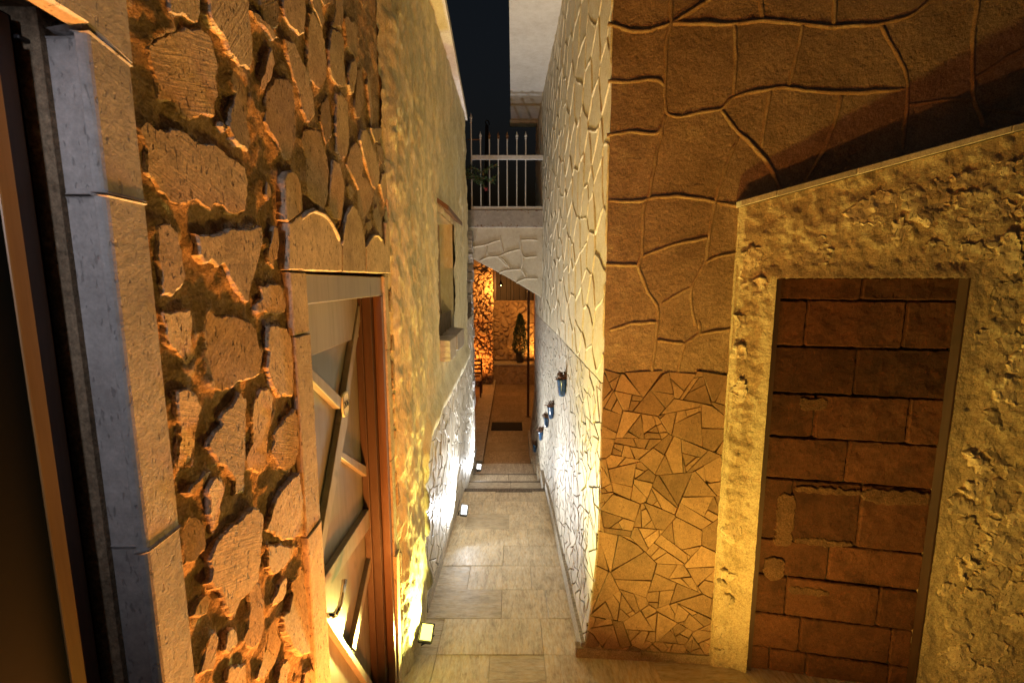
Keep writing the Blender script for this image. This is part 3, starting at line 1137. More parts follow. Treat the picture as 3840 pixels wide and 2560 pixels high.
def mortar_h(a, b):
    d = kd.find((a, b, 0))[2]
    return -.0135 + .0085 * math.exp(-d / .009) + .0075 * fb(a * 9, b * 9, 1.0, 5, .8) + .0045 * fb(a * 40, b * 40, 4.0, 3)


grid(L, JY - .02, ENDY, ZB, ZT, .0085, mortar_h,
     keep=lambda a, b: not (DOOR_Y0 - .035 < a < DOOR_Y1 + .01 and b < DOOR_TOP + .03)).build('mortar', M['mortar'], lw, True)
for i, (k, pts) in enumerate(STONES):
    ox, oy, s = OFF[k]
    pl = [L.pix(ox + s * x, oy + s * y_) for x, y_ in pts]
    r = random.Random(i)
    stone(L, pl, 'stone', M['tuff'], lw, hf=r.uniform(-.004, .004), hb=-.03, step=.005, jit=.006, flare=.002, seed=i + 1, tilt=.006, low=.003, sm=0)

# lintel stones with carved arches over the wooden door, and its jambs
LINT = [
 [(150,500),(180,430),(230,420),(280,460),(315,540),(335,700),(335,820),(190,925),(165,900)],
 [(190,935),(335,828),(345,860),(400,820),(470,810),(560,840),(620,910),(670,1000),(715,1100),(722,1180),(722,1408),(190,1390)],
 [(728,1180),(740,1000),(770,850),(810,770),(835,755),(870,800),(910,900),(940,1020),(958,1190),(958,1415),(728,1408)],
 [(963,1190),(990,1110),(1040,1050),(1090,1045),(1130,1090),(1150,1160),(1157,930),(1175,920),(1192,990),(1200,1425),(963,1416)],
]
for i, pts in enumerate(LINT):
    pl = [L.pix(1000 + kE * x, 480 + kE * y_) for x, y_ in pts]
    stone(L, pl, 'lintel_stone', M['tuff_smooth'], lw, hf=.006, hb=-.05, step=.01, jit=.0012, flare=.002, seed=200 + i, tilt=.002, sm=0)
m = MB()
for arc in ([(340,880),(400,830),(470,818),(560,848),(620,915),(668,1005),(712,1100)], [(735,1150),(745,1000),(775,860),(815,782),(838,775)], [(966,1180),(992,1118),(1040,1060),(1090,1056),(1128,1098)]):
    ridge(m, SideSurf(L.c + .006, L.m, 1), [L.pix(1000 + kE * x, 480 + kE * y_, .006) for x, y_ in arc], w=.012, h=.007, step=.008, seed=5)
m.build('arch_moulding', M['tuff_smooth'], lw, True)
ja, jb = L.pix(1080, 1030)[0], DOOR_Y0
zs = [DOOR_TOP - .004, L.pix(1120, 1255)[1], L.pix(1190, 1955)[1], -1.75, ZB]
for i in range(4):
    stone(L, [(ja, zs[i + 1] + .002), (jb, zs[i + 1] + .002), (jb, zs[i] - .002), (ja, zs[i] - .002)], 'jamb_stone', M['tuff_smooth'], lw, hf=.006, hb=-.11, step=.02, jit=.001, flare=.001, seed=300 + i, tilt=.001, sm=0)
ja, jb = DOOR_Y1, DOOR_Y1 + .062
for i, (za, zb) in enumerate([(-.30, DOOR_TOP - .004), (-.82, -.304), (-1.3, -.824), (ZB, -1.304)]):
    stone(L, [(ja, za), (jb, za), (jb, zb), (ja, zb)], 'jamb_stone', M['tuff_smooth'], lw, hf=.004, hb=-.11, step=.02, jit=.001, flare=.001, seed=310 + i, tilt=.001, sm=0)

# ---- limestone surround of the far-left door
ZJ1 = L.pix(380, 724)[1]
ZJ2 = L.pix(600, 2030)[1]
ZM = L.pix(505, 255)[1]
JPR = [(IN_Y + .010, -.09), (IN_Y + .010, -.015), (IN_Y - .004, -.014), (IN_Y - .003, -.006), (IN_Y + .002, 0.0), (JY, 0.0), (JY, -.09)]
for i, (za, zb) in enumerate([(ZJ1 + .0015, None), (ZJ2 + .0015, ZJ1 - .0015), (ZB, ZJ2 - .0015)]):
    m = MB()
    n = len(JPR)
    ztop = [zb] * n if zb is not None else [HEADZ, HEADZ, HEADZ, HEADZ, HEADZ + .002, ZM, ZM]
    vs = [L.to3(a, za, h) for a, h in JPR] + [L.to3(a, z, h) for (a, h), z in zip(JPR, ztop)]
    fs = [(k, (k + 1) % n, n + (k + 1) % n, n + k) for k in range(n)] + [tuple(range(n)), tuple(range(2 * n - 1, n - 1, -1))]
    o = m.add(vs, fs).build('jamb_stone', M['limestone'], lw)
    md = o.modifiers.new('bevel', 'BEVEL')
    md.width = .002
m = MB()
pr = [(HEADZ + .03, -.016), (HEADZ + .004, -.014), (HEADZ + .007, -.006), (HEADZ + .012, .003)]
n = len(pr)
vs = [L.to3(-1.0, z, h) for z, h in pr] + [L.to3(IN_Y + .001, z, h) for z, h in pr]
vs += [L.to3(-1.0, ZT, .003), L.to3(JY, ZT, .003), L.to3(JY, ZM + .003, .003)]
m.add(vs, [(k, k + 1, n + k + 1, n + k) for k in range(n - 1)] + [(3, 7, 10, 9, 8)])
m.add([L.to3(IN_Y + .001, HEADZ + .006, -.05), L.to3(JY, ZM + .003, -.05), L.to3(JY, ZM + .003, .003), L.to3(IN_Y + .001, HEADZ + .016, .003)], [(0, 1, 2, 3)])
m.add([L.to3(JY, ZM + .003, -.05), L.to3(JY, ZT, -.05), L.to3(JY, ZT, .003), L.to3(JY, ZM + .003, .003)], [(0, 1, 2, 3)])
m.build('lintel_stone', M['limestone'], lw)

# ---- dark door in it
dd = thing('dark_door', 'dark navy door in an orange brown frame at the left edge', 'door')


def lb(y0, y1, z0, z1, h0, h1, name, mat, parent, bev=.0):
    m = MB()
    m.hexa([L.to3(y0, z0, h0), L.to3(y1, z0, h0), L.to3(y1, z0, h1), L.to3(y0, z0, h1),
            L.to3(y0, z1, h0), L.to3(y1, z1, h0), L.to3(y1, z1, h1), L.to3(y0, z1, h1)])
    o = m.build(name, mat, parent)
    if bev:
        md = o.modifiers.new('bevel', 'BEVEL')
        md.width = bev
        md.segments = 2
    return o


def ly(px, h):
    return L.pix(px, 1224, h)[0]


TOPF = L.pix(40, 140, -.07)[1]
y0_, y1_ = ly(73, -.07), ly(139, -.07)
y2_ = ly(196, -.08)
lb(-.6, y0_ - .0005, ZB, TOPF - .002, -.15, -.072, 'panel', M['navy'], dd)
lb(y0_, y1_, ZB, TOPF, -.15, -.070, 'frame_stile', M['orange_frame'], dd, .002)
lb(y1_ + .0005, y2_, ZB, TOPF + .03, -.15, -.080, 'outer_stile', M['brown'], dd, .002)
lb(-.6, y1_, TOPF + .0005, TOPF + .03, -.15, -.080, 'outer_rail', M['brown'], dd, .002)
lb(y2_ + .0005, IN_Y + .03, ZB, HEADZ + .02, -.16, -.092, 'shadow_gap', M['navy'], dd)
lb(-.6, y2_, TOPF + .0305, HEADZ + .02, -.16, -.092, 'shadow_gap', M['navy'], dd)
lb(-.6, IN_Y + .04, ZB, HEADZ + .05, -.22, -.17, 'backing', M['navy'], dd)
a_, b_ = L.pix(60, 125, -.075), L.pix(118, 172, -.075)
lb(a_[0], b_[0], b_[1], a_[1], -.08, -.072, 'closer_bracket', M['black'], dd, .002)

# ---- wooden door 206
wd = thing('wooden_door', 'weathered wooden door with diagonal battens and plate 206', 'door')
DP = -.105
lb(DOOR_Y0 - .028, DOOR_Y1 + .0, ZB, DOOR_TOP - .03, DP - .04, DP, 'panel', M['door'], wd)
lb(DOOR_Y0 + .001, DOOR_Y1 - .0015, DOOR_TOP - .088, DOOR_TOP - .008, -.075, -.008, 'head_frame', M['strip'], wd, .003)
lb(DOOR_Y1 - .040, DOOR_Y1 - .0015, ZB, DOOR_TOP - .0895, -.040, -.004, 'frame_stile', M['frame'], wd, .003)
lb(DOOR_Y1 - .078, DOOR_Y1 - .0015, ZB, DOOR_TOP - .0895, -.10, -.0405, 'stop_bead', M['dark_frame'], wd, .002)
lb(DOOR_Y1 - .098, DOOR_Y1 - .0795, ZB, DOOR_TOP - .0895, -.104, -.075, 'stop_bead', M['dark_frame'], wd, .002)
lb(DOOR_Y0 - .02, DOOR_Y1 - .10, DOOR_TOP - .26, DOOR_TOP - .09, DP + .0005, DP + .016, 'top_rail', M['strip'], wd, .002)


def strip(pts, name='batten', h=.024):
    """pts in photo pixels on the door face"""
    pl = [L.pix(x, y_, DP + h) for x, y_ in pts]
    return prism(L, pl, DP + .0008, DP + h, name, M['strip'], wd, .002)


strip([(1346,1147),(1360,1147),(1316,1440),(1303,1590),(1268,1790),(1192,2190),(1188,2120),(1245,1790),(1296,1476)])
strip([(1130,1330),(1160,1370),(1282,1490),(1276,1532),(1150,1405),(1128,1400)], h=.026)
strip([(1284,1693),(1386,1755),(1386,1792),(1276,1712)], h=.022)
strip([(1398,1885),(1398,1962),(1213,2235),(1198,2195)], h=.025)
strip([(1400,2040),(1401,2075),(1334,2436),(1321,2424)], h=.022)
strip([(1214,2310),(1240,2318),(1420,2590),(1395,2590)], h=.026)
# number plate
PH = DP + .03
pc = L.pix(1298, 1514, PH)
pw, ph = .036, .047
out = []
for k in range(24):
    a = 2 * math.pi * k / 24
    c, s_ = math.cos(a), math.sin(a)
    out.append((pc[0] + pw * math.copysign(abs(c) ** .45, c), pc[1] + ph * s_ * (1 if abs(c) < .75 else .97)))
plate = prism(L, out, DP + .024, PH, 'number_plate', M['enamel'], wd, .001)
ring = MB()
pr = [L.to3(pc[0] + (a - pc[0]) * .88, pc[1] + (b - pc[1]) * .9, PH + .0012) for a, b in out]
ring.tube(pr + [pr[0]], .0008, 5, False)
ring.build('border', M['ink'], plate)
cu = bpy.data.curves.new('number', 'FONT')
cu.body = '206'
cu.size = .036
cu.align_x = 'CENTER'
cu.align_y = 'CENTER'
cu.extrude = .0006
to = bpy.data.objects.new('number', cu)
COL.objects.link(to)
cu.materials.append(M['ink'])
to.location = L.to3(pc[0], pc[1], PH + .0015)
to.rotation_euler = (math.pi / 2, 0, math.pi / 2 + math.atan(.036))
to.parent = plate
# lever handle
hp = L.pix(1222, 2305, DP + .02)
m = MB()
m.tube([L.to3(hp[0], hp[1], DP), L.to3(hp[0], hp[1], DP + .05)], .009, 12)
m.tube([L.to3(hp[0], hp[1], DP + .05), L.to3(hp[0] + .03, hp[1] + .005, DP + .055), L.to3(hp[0] + .07, hp[1] + .02, DP + .052), L.to3(hp[0] + .115, hp[1] + .045, DP + .046)], .008, 10, True, [.009, .0085, .008, .010])
hd = m.build('handle', M['chrome'], wd, True)
prism(L, [(hp[0] - .02, hp[1] - .12), (hp[0] + .02, hp[1] - .12), (hp[0] + .02, hp[1] + .06), (hp[0] - .02, hp[1] + .06)], DP + .0002, DP + .006, 'lock_plate', M['chrome'], wd, .002)

# ------------------------------------------------------------------ left stucco wall further down the alley
sw = thing('stucco_wall', 'left wall of old combed stucco with a window above white shards', 'wall')
S_END = 5.15
S_TOP = 1.78


def lerp_pts(p, x):
    if x <= p[0][0]:
        return p[0][1]
    for (a, b), (c, d) in zip(p, p[1:]):
        if a <= x <= c:
            return b + (d - b) * (x - a) / (c - a)
    return p[-1][1]


class Stucco:
    prof = [(2.0, -.60), (2.08, -.578), (2.16, -.548), (2.3, -.535), (3.5, -.522), (5.3, -.515)]

    def x(s, a, b):
        return lerp_pts(s.prof, a)

    def to3(s, a, b, h):
        return Vector((s.x(a, b) + h, a, b))


ST = Stucco()
low_edge = [(2.0, -2.6), (2.50, -2.6), (2.53, -1.6), (2.57, -1.15), (2.68, -.99), (3.0, -.95), (3.4, -.93), (4.7, -.90), (5.3, -.88)]
WY0, WY1, WZ0, WZ1 = 3.17, 4.02, -.45, .50


def in_low(a, b):
    return b - lerp_pts(low_edge, a) + .012 * fb(a * 4, b * 4, 2, 3)


def stucco_h(a, b):
    k = in_low(a, b)
    ro = min(1, max(.25, (k - .05) / .2))
    h = .014 * fb(a * 2.2, b * 1.1, 3, 4) + ro * (.012 * fb(a * 8, b * 4.5, 5, 5, .7) + .006 * fb(a * 34, b * 20, 8, 4, .6))
    if 0 < k < .20:
        h += .034 * math.sin(math.pi * min(1, k / .17) * .8 + .5) * min(1, (.20 - k) / .03)
    elif k <= 0:
        h -= .12 * min(1, -k / .05) - .016
    if a < 2.35:
        h += .020 * abs(fb(a * 16, b * 10, 11, 4)) * (2.35 - a) / .3
    return h


grid(ST, 2.06, S_END, -2.45, S_TOP, .014, stucco_h,
     keep=lambda a, b: not (WY0 < a < WY1 and WZ0 < b < WZ1), stepb=.016).build('plaster', M['stucco'], sw, True)
m = MB()
m.box(-1.1, -.64, 2.125, WY0, -2.9, S_TOP)
m.box(-1.1, -.64, WY1, S_END, -2.9, S_TOP)
m.box(-1.1, -.64, WY0, WY1, -2.9, WZ0)
m.box(-1.1, -.64, WY0, WY1, WZ1, S_TOP)
m.box(-.64, -.535, S_END - .06, S_END - .004, -.3, S_TOP)
m.box(-.64, -.54, WY0 - .03, WY0 - .012, WZ0, WZ1)
m.box(-.64, -.532, WY1 + .006, WY1 + .05, WZ0 - .05, WZ1 + .05)
m.box(-.64, -.54, WY0 - .02, WY1 + .02, WZ1 + .008, WZ1 + .05)
m.box(-.64, -.54, WY0 - .02, WY1 + .02, WZ0 - .05, WZ0 - .006)
m.build('core', M['stucco'], sw)
MB().box(-.70, -.645, WY0 - .02, WY1 + .02, WZ0 - .02, WZ1 + .02).build('window_board', M['front_plaster'], sw)
# lintel board over the window: tilted drip slab
m = MB()
m.hexa([(-.60, WY0 - .06, WZ1 + .10), (-.445, WY0 + .02, WZ1 - .00), (-.445, WY1 + .05, WZ1 - .00), (-.60, WY1 + .05, WZ1 + .10),
        (-.60, WY0 - .06, WZ1 + .135), (-.445, WY0 + .02, WZ1 + .032), (-.445, WY1 + .05, WZ1 + .032), (-.60, WY1 + .05, WZ1 + .135)])
m.build('window_hood', M['brown'], sw)
# sill: two rough stones
SIDE = SideSurf(-.515, 0, 1)
stone(SIDE, [(WY0 + .02, WZ0 - .12), (WY0 + .34, WZ0 - .13), (WY0 + .36, WZ0 + .02), (WY0 + .01, WZ0 + .03)], 'sill', M['limestone'], sw, hf=.065, hb=-.08, step=.015, jit=.01, flare=.01, seed=401, tilt=.01)
stone(SIDE, [(WY0 + .40, WZ0 - .10), (WY1 - .02, WZ0 - .11), (WY1, WZ0 + .04), (WY0 + .39, WZ0 + .03)], 'sill', M['limestone'], sw, hf=.075, hb=-.08, step=.015, jit=.01, flare=.01, seed=402, tilt=.01)
# coping of pale slabs along the top
ya = 2.0
for k, yb in enumerate([2.75, 3.45, 4.2, 5.2]):
    x1a = lerp_pts([(2, -.40), (3, -.425), (4, -.46), (5.2, -.495)], ya)
    x1b = lerp_pts([(2, -.40), (3, -.425), (4, -.46), (5.2, -.495)], yb)
    m = MB()
    m.hexa([(-.80, ya + .002, S_TOP + .004), (x1a, ya + .002, S_TOP + .004), (x1b, yb - .002, S_TOP + .004), (-.80, yb - .002, S_TOP + .004),
            (-.80, ya + .002, S_TOP + .07), (x1a, ya + .002, S_TOP + .065), (x1b, yb - .002, S_TOP + .065), (-.80, yb - .002, S_TOP + .07)])
    m.build('coping_slab', M['white_plaster'], sw)
    ya = yb

# tiled wall under the stucco
T_END = 6.0


def t_base(Y):
    if Y < 4.74:
        return floor_z(Y)
    if Y < 5.19:
        return z0 - .12
    if Y < 5.67:
        return z0 - .24
    return z0 - .36


grid(T, 2.3, T_END, -3.0, -.25, .03, lambda a, b: -.012 + .004 * fb(a * 20, b * 20, 1, 3)).build('tile_bed', M['grout'], sw, True)
MB().box(-1.1, -.60, S_END + .002, T_END - .004, -3.0, .75).build('end_core', M['stucco'], sw)
rs = random.Random(77)
tl = []
for p in [k for c_ in voro([(2.40, -2.75), (T_END, -2.85), (T_END, -.42), (2.40, -.55)], rs, 150, 0) for k in shards(c_, rs, .003, .026)]:
    q = inset(p, .0035, rs)
    if not q:
        continue
    cy = sum(v[0] for v in q) / len(q)
    cz = sum(v[1] for v in q) / len(q)
    if cz < t_base(cy) - .05 or cz > -.35 or (2.85 < cy < 5.1 and cz > lerp_pts(low_edge, cy) + .26):
        continue
    tl.append((abs(poly_area(q)) / cy ** 2, q))
tl.sort(key=lambda e: -e[0])
for e in tl[:230]:
    prism(T, e[1], -.014, rs.uniform(-.002, .004), 'tile_shard', M['shard_pale'], sw, .0015)
if len(tl) > 230:
    m = MB()
    for e in tl[230:]:
        k = prism(T, e[1], -.014, rs.uniform(-.002, .003), None, None, None, .001)
        m.add(k.v, k.f)
    tag(m.build('small_shards', M['shard_pale'], sw), kind='stuff')
# rough vertical edge of the wall's end: a stack of small stones
rs = random.Random(5)
z = -2.75
ES = CrossSurf(-.55, T_END + .01, 0)
while z < .62:
    hgt = rs.uniform(.07, .17)
    w1 = -.535 + rs.uniform(-.012, .018)
    stone(SideSurf(-.535, 0, 1), [(T_END - .22 + rs.uniform(-.05, .03), z), (T_END + rs.uniform(-.01, .02), z), (T_END + rs.uniform(-.01, .02), z + hgt - .008), (T_END - .2 + rs.uniform(-.05, .03), z + hgt - .008)],
          'edge_stone', M['limestone'], sw, hf=rs.uniform(.0, .03), hb=-.3, step=.02, jit=.012, flare=.006, seed=500 + int(z * 100), tilt=.02)
    z += hgt
# skirting of the left wall
ya = 2.62
for yb in (3.22, 3.83, 4.44, 4.735):
    m = MB()
    m.hexa([(-.60, ya + .001, floor_z(ya) - .02), (-.545, ya + .001, floor_z(ya) - .02), (-.54, yb - .001, floor_z(yb) - .02), (-.60, yb - .001, floor_z(yb) - .02),
            (-.60, ya + .001, floor_z(ya) + .085), (-.548, ya + .001, floor_z(ya) + .085), (-.543, yb - .001, floor_z(yb) + .085), (-.60, yb - .001, floor_z(yb) + .085)])
    m.build('skirting_tile', M['skirting'], sw)
    ya = yb
for (ya, yb, zz) in ((4.75, 5.185, z0 - .12), (5.195, 5.665, z0 - .24), (5.675, 5.98, z0 - .36)):
    MB().box(-.60, -.533, ya, yb, zz - .02, zz + .16).build('skirting_tile', M['skirting'], sw)

# ------------------------------------------------------------------ right house: alley face and face towards the camera
rh = thing('plastered_house', 'right house in tan plaster with raised joints above broken tile cladding', 'house')
TILE_Z = -.52
HT = 3.2
TZF = RW.pix(2500, 1398)[1]
YE = 7.7
grid(W, 2.25, YE, TILE_Z, HT, .03, lambda a, b: .004 * fb(a * 3, b * 3, 2, 4) + .0015 * fb(a * 18, b * 18, 5, 3) - .004 * max(0, 1 - (a - 2.25) / .02)).build('alley_plaster', M['smooth_plaster'], rh, True)
grid(W, 2.252, YE, -3.0, TILE_Z + .0, .05, lambda a, b: -.010 + .003 * fb(a * 20, b * 20, 2, 3), stepb=.03).build('alley_tile_bed', M['grout'], rh, True)
grid(RW, .474, 3.6, TZF, HT, .018, lambda a, b: .004 * fb(a * 3, b * 3, 7, 4) + .0022 * fb(a * 14, b * 14, 9, 5), keep=lambda a, b: a < 1.12 or b > .2 + .26 * (a - 1.1)).build('front_plaster', M['front_plaster'], rh, True)
grid(RW, .40, 1.13, -2.4, TZF, .02, lambda a, b: -.010 + .004 * fb(a * 25, b * 25, 3, 4),
     keep=lambda a, b: a > W.x(2.25, b) + .002).build('front_tile_bed', M['front_grout'], rh, True)
# closing faces
m = MB()
m.box(.62, 3.6, 2.50, YE - .02, -3.0, HT - .01)
m.add([(.62, YE, -3), (.40, YE, -3), (.40, YE, HT), (.62, YE, HT)], [(0, 1, 2, 3)])
m.build('core', M['smooth_plaster'], rh)

# raised joints traced on the front face
R1 = (2100, 0, .7652)
R8 = (2000, 1200, .867)
J = [
 (R1, [(235,115),(330,150),(430,155),(540,115),(700,118),(850,120),(1000,100),(1180,115),(1320,135),(1570,120),(1720,80),(1800,20),(1830,-30)]),
 (R1, [(545,-40),(545,115),(520,200),(515,400),(515,560),(590,580),(700,545),(790,540),(840,480),(920,455),(1100,430),(1240,450),(1450,455),(1690,440)]),
 (R1, [(545,115),(640,60),(760,-20)]),
 (R1, [(235,400),(340,405),(440,390),(500,400),(515,430)]),
 (R1, [(230,665),(340,645),(480,660),(510,600),(515,560)]),
 (R1, [(860,120),(860,300),(850,470)]),
 (R1, [(985,-40),(990,98)]),
 (R1, [(1348,-40),(1340,125)]),
 (R1, [(1190,118),(1170,230),(1120,428)]),
 (R1, [(1570,120),(1620,220),(1690,350),(1705,440),(1700,520),(1680,740)]),
 (R1, [(2050,-30),(2020,200),(2020,400),(2030,490),(2080,620)]),
 (R1, [(1700,520),(1900,490),(2030,490)]),
 (R1, [(2030,390),(2150,310),(2300,220)]),
 (R1, [(1380,470),(1350,600),(1290,740),(1200,890)]),
 (R1, [(790,540),(860,640),(950,720),(1020,800),(1090,940)]),
 (R1, [(1030,440),(1000,640),(990,720)]),
 (R1, [(875,670),(820,800),(760,980),(740,1100),(715,1280),(650,1390),(640,1480),(665,1600)]),
 (R1, [(510,600),(470,760),(440,950),(410,1010),(400,1270),(380,1300),(430,1430),(480,1500),(481,1568)]),
 (R1, [(230,985),(400,990),(440,970),(560,960),(700,975),(800,1000),(870,1010)]),
 (R1, [(400,1260),(470,1230),(560,1195),(725,1165)]),
 (R1, [(225,1295),(380,1300)]),
 (R1, [(500,1490),(570,1440),(645,1405)]),
 (R1, [(700,1290),(760,1260),(865,1240)]),
 (R1, [(2080,540),(2180,550),(2290,560)]),
 (R8, [(540,-4),(530,100),(510,226)]),
 (R8, [(715,0),(720,60),(650,100),(625,226)]),
 (R8, [(330,45),(420,15),(535,8)]),
 (R8, [(530,88),(650,100)]),
 (R8, [(720,60),(870,35)]),
]
m = MB()
for k, ((ox, oy, s), pts) in enumerate(J):
    ridge(m, RW, [RW.pix(ox + s * x, oy + s * y_) for x, y_ in pts], w=.020, h=.0072, seed=k)
m.build('front_joint_relief', M['joint'], rh, True)
# raised joints on the alley face: outlines of mock stones
rs = random.Random(21)
m = MB()
seen = set()
cells = voro([(2.20, TILE_Z - .1), (YE, TILE_Z - .1), (YE, HT), (2.20, HT)], rs, 330, 0)


def wobble(a, b):
    return (a + .03 * fb(a * 3.1, b * 3.1, 2, 2), b + .03 * fb(a * 3.1, b * 3.1, 9, 2))


for c in cells:
    for q, r in zip(c, c[1:] + c[:1]):
        key = tuple(sorted(((round(q[0], 3), round(q[1], 3)), (round(r[0], 3), round(r[1], 3)))))
        if key in seen or math.hypot(q[0] - r[0], q[1] - r[1]) < .03:
            continue
        seen.add(key)
        pts = [wobble(q[0] + (r[0] - q[0]) * t / 6, q[1] + (r[1] - q[1]) * t / 6) for t in range(7)]
        pts = [(max(2.256, a), max(TILE_Z + .004, min(HT - .01, b))) for a, b in pts if a > 2.2 and b > TILE_Z - .03]
        if len(pts) < 3 or max(p[1] for p in pts) - min(p[1] for p in pts) + max(p[0] for p in pts) - min(p[0] for p in pts) < .04:
            continue
        ridge(m, W, pts, w=.021, h=.0062, step=.022, seed=int(q[0] * 10))
m.build('alley_joint_relief', M['joint_pale'], rh, True)

# broken tiles, front face
rs = random.Random(3)
fx0, fx1 = .40, 1.16
n_sh = 0
for p in [k for c_ in voro([(fx0, -2.14), (fx1, -2.17), (fx1, TZF + .004), (fx0, TZF + .004)], rs, 30, 0) for k in shards(c_, rs, .0022, .032)]:
    q = inset(p, .0017, rs)
    if not q:
        continue
    q = [(max(a, W.x(2.25, b) + .004), b + (rs.uniform(-.012, .012) if b > TZF - .006 else 0)) for a, b in q]
    if abs(poly_area(q)) < 1e-4:
        continue
    prism(RW, q, -.012, rs.uniform(.004, .010), 'tile_shard', M['shard'], rh, .0015)
    n_sh += 1
# alley face
tl = []
for p in [k for c_ in voro([(2.25, -2.16), (3.2, -2.25), (YE, -2.95), (YE, TILE_Z), (2.25, TILE_Z)], rs, 230, 0) for k in shards(c_, rs, .003, .026)]:
    q = inset(p, .0042, rs)
    if not q:
        continue
    cy = sum(v[0] for v in q) / len(q)
    cz = sum(v[1] for v in q) / len(q)
    if cz < t_base(cy) - .05:
        continue
    tl.append((abs(poly_area(q)) / cy ** 3, q))
tl.sort(key=lambda e: -e[0])
NS = max(0, 298 - n_sh)
for e in tl[:NS]:
    prism(W, e[1], -.012, rs.uniform(.0, .005), 'tile_shard', M['shard_pale'], rh, .0015)
m = MB()
for e in tl[NS:]:
    k = prism(W, e[1], -.012, rs.uniform(.0, .004), None, None, None, .001)
    m.add(k.v, k.f)
tag(m.build('small_shards', M['shard_pale'], rh), kind='stuff')
# skirtings
ya = 2.25
for yb in (2.86, 3.47, 4.08, 4.735):
    m = MB()
    xa, xb = W.x(ya, -2.0), W.x(yb, floor_z(yb))
    za, zb = floor_z(ya), floor_z(yb)
    xa = W.x(ya, za)
    m.hexa([(xa - .022, ya + .001, za - .02), (xa + .05, ya + .001, za - .02), (xb + .05, yb - .001, zb - .02), (xb - .022, yb - .001, zb - .02),
            (xa - .012, ya + .001, za + .085), (xa + .05, ya + .001, za + .085), (xb + .05, yb - .001, zb + .085), (xb - .012, yb - .001, zb + .085)])
    m.build('skirting_tile', M['skirting'], rh)
    ya = yb
for (ya, yb, zz) in ((4.75, 5.185, z0 - .12), (5.195, 5.665, z0 - .24), (5.675, 6.27, z0 - .36), (6.29, 7.69, CZ)):
    xw = W.x((ya + yb) / 2, zz)
    MB().box(xw - .018, xw + .06, ya, yb, zz - .02, zz + .15).build('skirting_tile', M['skirting'], rh)
m = MB()
for xa, xb in ((.36, .72), (.723, 1.12)):
    ya_, yb_ = RW.to3(xa, 0, 0).y, RW.to3(xb, 0, 0).y
    m2 = MB()
    m2.hexa([(xa, ya_ - .02, floor_z(2.2) - .03), (xb, yb_ - .02, floor_z(2.2) - .03), (xb, yb_ + .03, floor_z(2.2) - .03), (xa, ya_ + .03, floor_z(2.2) - .03),
             (xa, ya_ - .016, floor_z(2.2) + .055), (xb, yb_ - .016, floor_z(2.2) + .05), (xb, yb_ + .03, floor_z(2.2) + .05), (xa, ya_ + .03, floor_z(2.2) + .055)])
    m2.build('skirting_tile', M['front_plaster'], rh)

# ------------------------------------------------------------------ rubble wall with the blocked doorway
pw_ = thing('rubble_wall', 'rough rubble stair wall with sloping coping and a doorway blocked with concrete blocks', 'wall')
PX0 = PW.pix(2763, 1000)[0]
OX0, OX1 = PW.pix(2910, 1060)[0], PW.pix(3632, 1060)[0]
OTOP = PW.pix(3250, 1042)[1]
PX1 = 2.75
ca, cb = PW.pix(2767, 778), PW.pix(3840, 486)


def ptop(a):
    return ca[1] + (cb[1] - ca[1]) * (a - ca[0]) / (cb[0] - ca[0])


pst = []
rs = random.Random(9)


def rub_h(a, b):
    h = -.003 + +.010 * fb(a * 6, b * 6, 2, 5, .7) + .007 * fb(a * 21, b * 21, 6, 4) + .004 * fb(a * 60, b * 60, 9, 2)
    # plastered band round the opening
    dx = max(OX0 - a, a - OX1, 0)
    dz = max(b - OTOP, 0)
    d = math.hypot(dx, dz)
    if d < .07:
        h = h * (.25 + .75 * d / .07) + .012 * (1 - d / .07)
    if a - PX0 < .02:
        h -= .02 * (1 - (a - PX0) / .02)
    return h


class PTop:
    """rubble face with the top following the slope"""
    def to3(s, a, b, h):
        t = ptop(a) - .004
        z = ZB + (t - ZB) * b
        return PW.to3(a, z, rub_h(a, z))


na = 230
m = grid(PTop(), PX0, PX1, 0, 1, (PX1 - PX0) / na, lambda a, b: 0, stepb=1 / 330,
         keep=lambda a, b: not (OX0 < a < OX1 and ZB + (ptop(a) - .004 - ZB) * b < OTOP))
m.build('mortar', M['rubble'], pw_, True)
m = MB()


def pbox(mm, a0, a1, z0_, z1a, z1b, h0, h1):
    mm.hexa([PW.to3(a0, z0_, h1), PW.to3(a1, z0_, h1), PW.to3(a1, z0_, h0), PW.to3(a0, z0_, h0),
             PW.to3(a0, z1a, h1), PW.to3(a1, z1b, h1), PW.to3(a1, z1b, h0), PW.to3(a0, z1a, h0)])


pbox(m, PX0 + .004, OX0 - .001, ZB, ptop(PX0) - .03, ptop(OX0) - .03, -.10, -.012)
pbox(m, OX1 + .001, PX1, ZB, ptop(OX1) - .03, ptop(PX1) - .03, -.10, -.012)
pbox(m, OX0 - .001, OX1 + .001, OTOP + .002, ptop(OX0) - .03, ptop(OX1) - .03, -.10, -.012)
m.build('core', M['rubble'], pw_)
m = MB()
pbox(m, OX0 - .012, OX0 - .0005, ZB, OTOP, OTOP, -.2, .004)
pbox(m, OX0 - .012, OX1 + .012, OTOP + .0005, OTOP + .012, OTOP + .012, -.2, .006)
pbox(m, OX1 + .0005, OX1 + .012, ZB, OTOP, OTOP, -.2, .004)
m.build('reveal', M['rubble'], pw_)
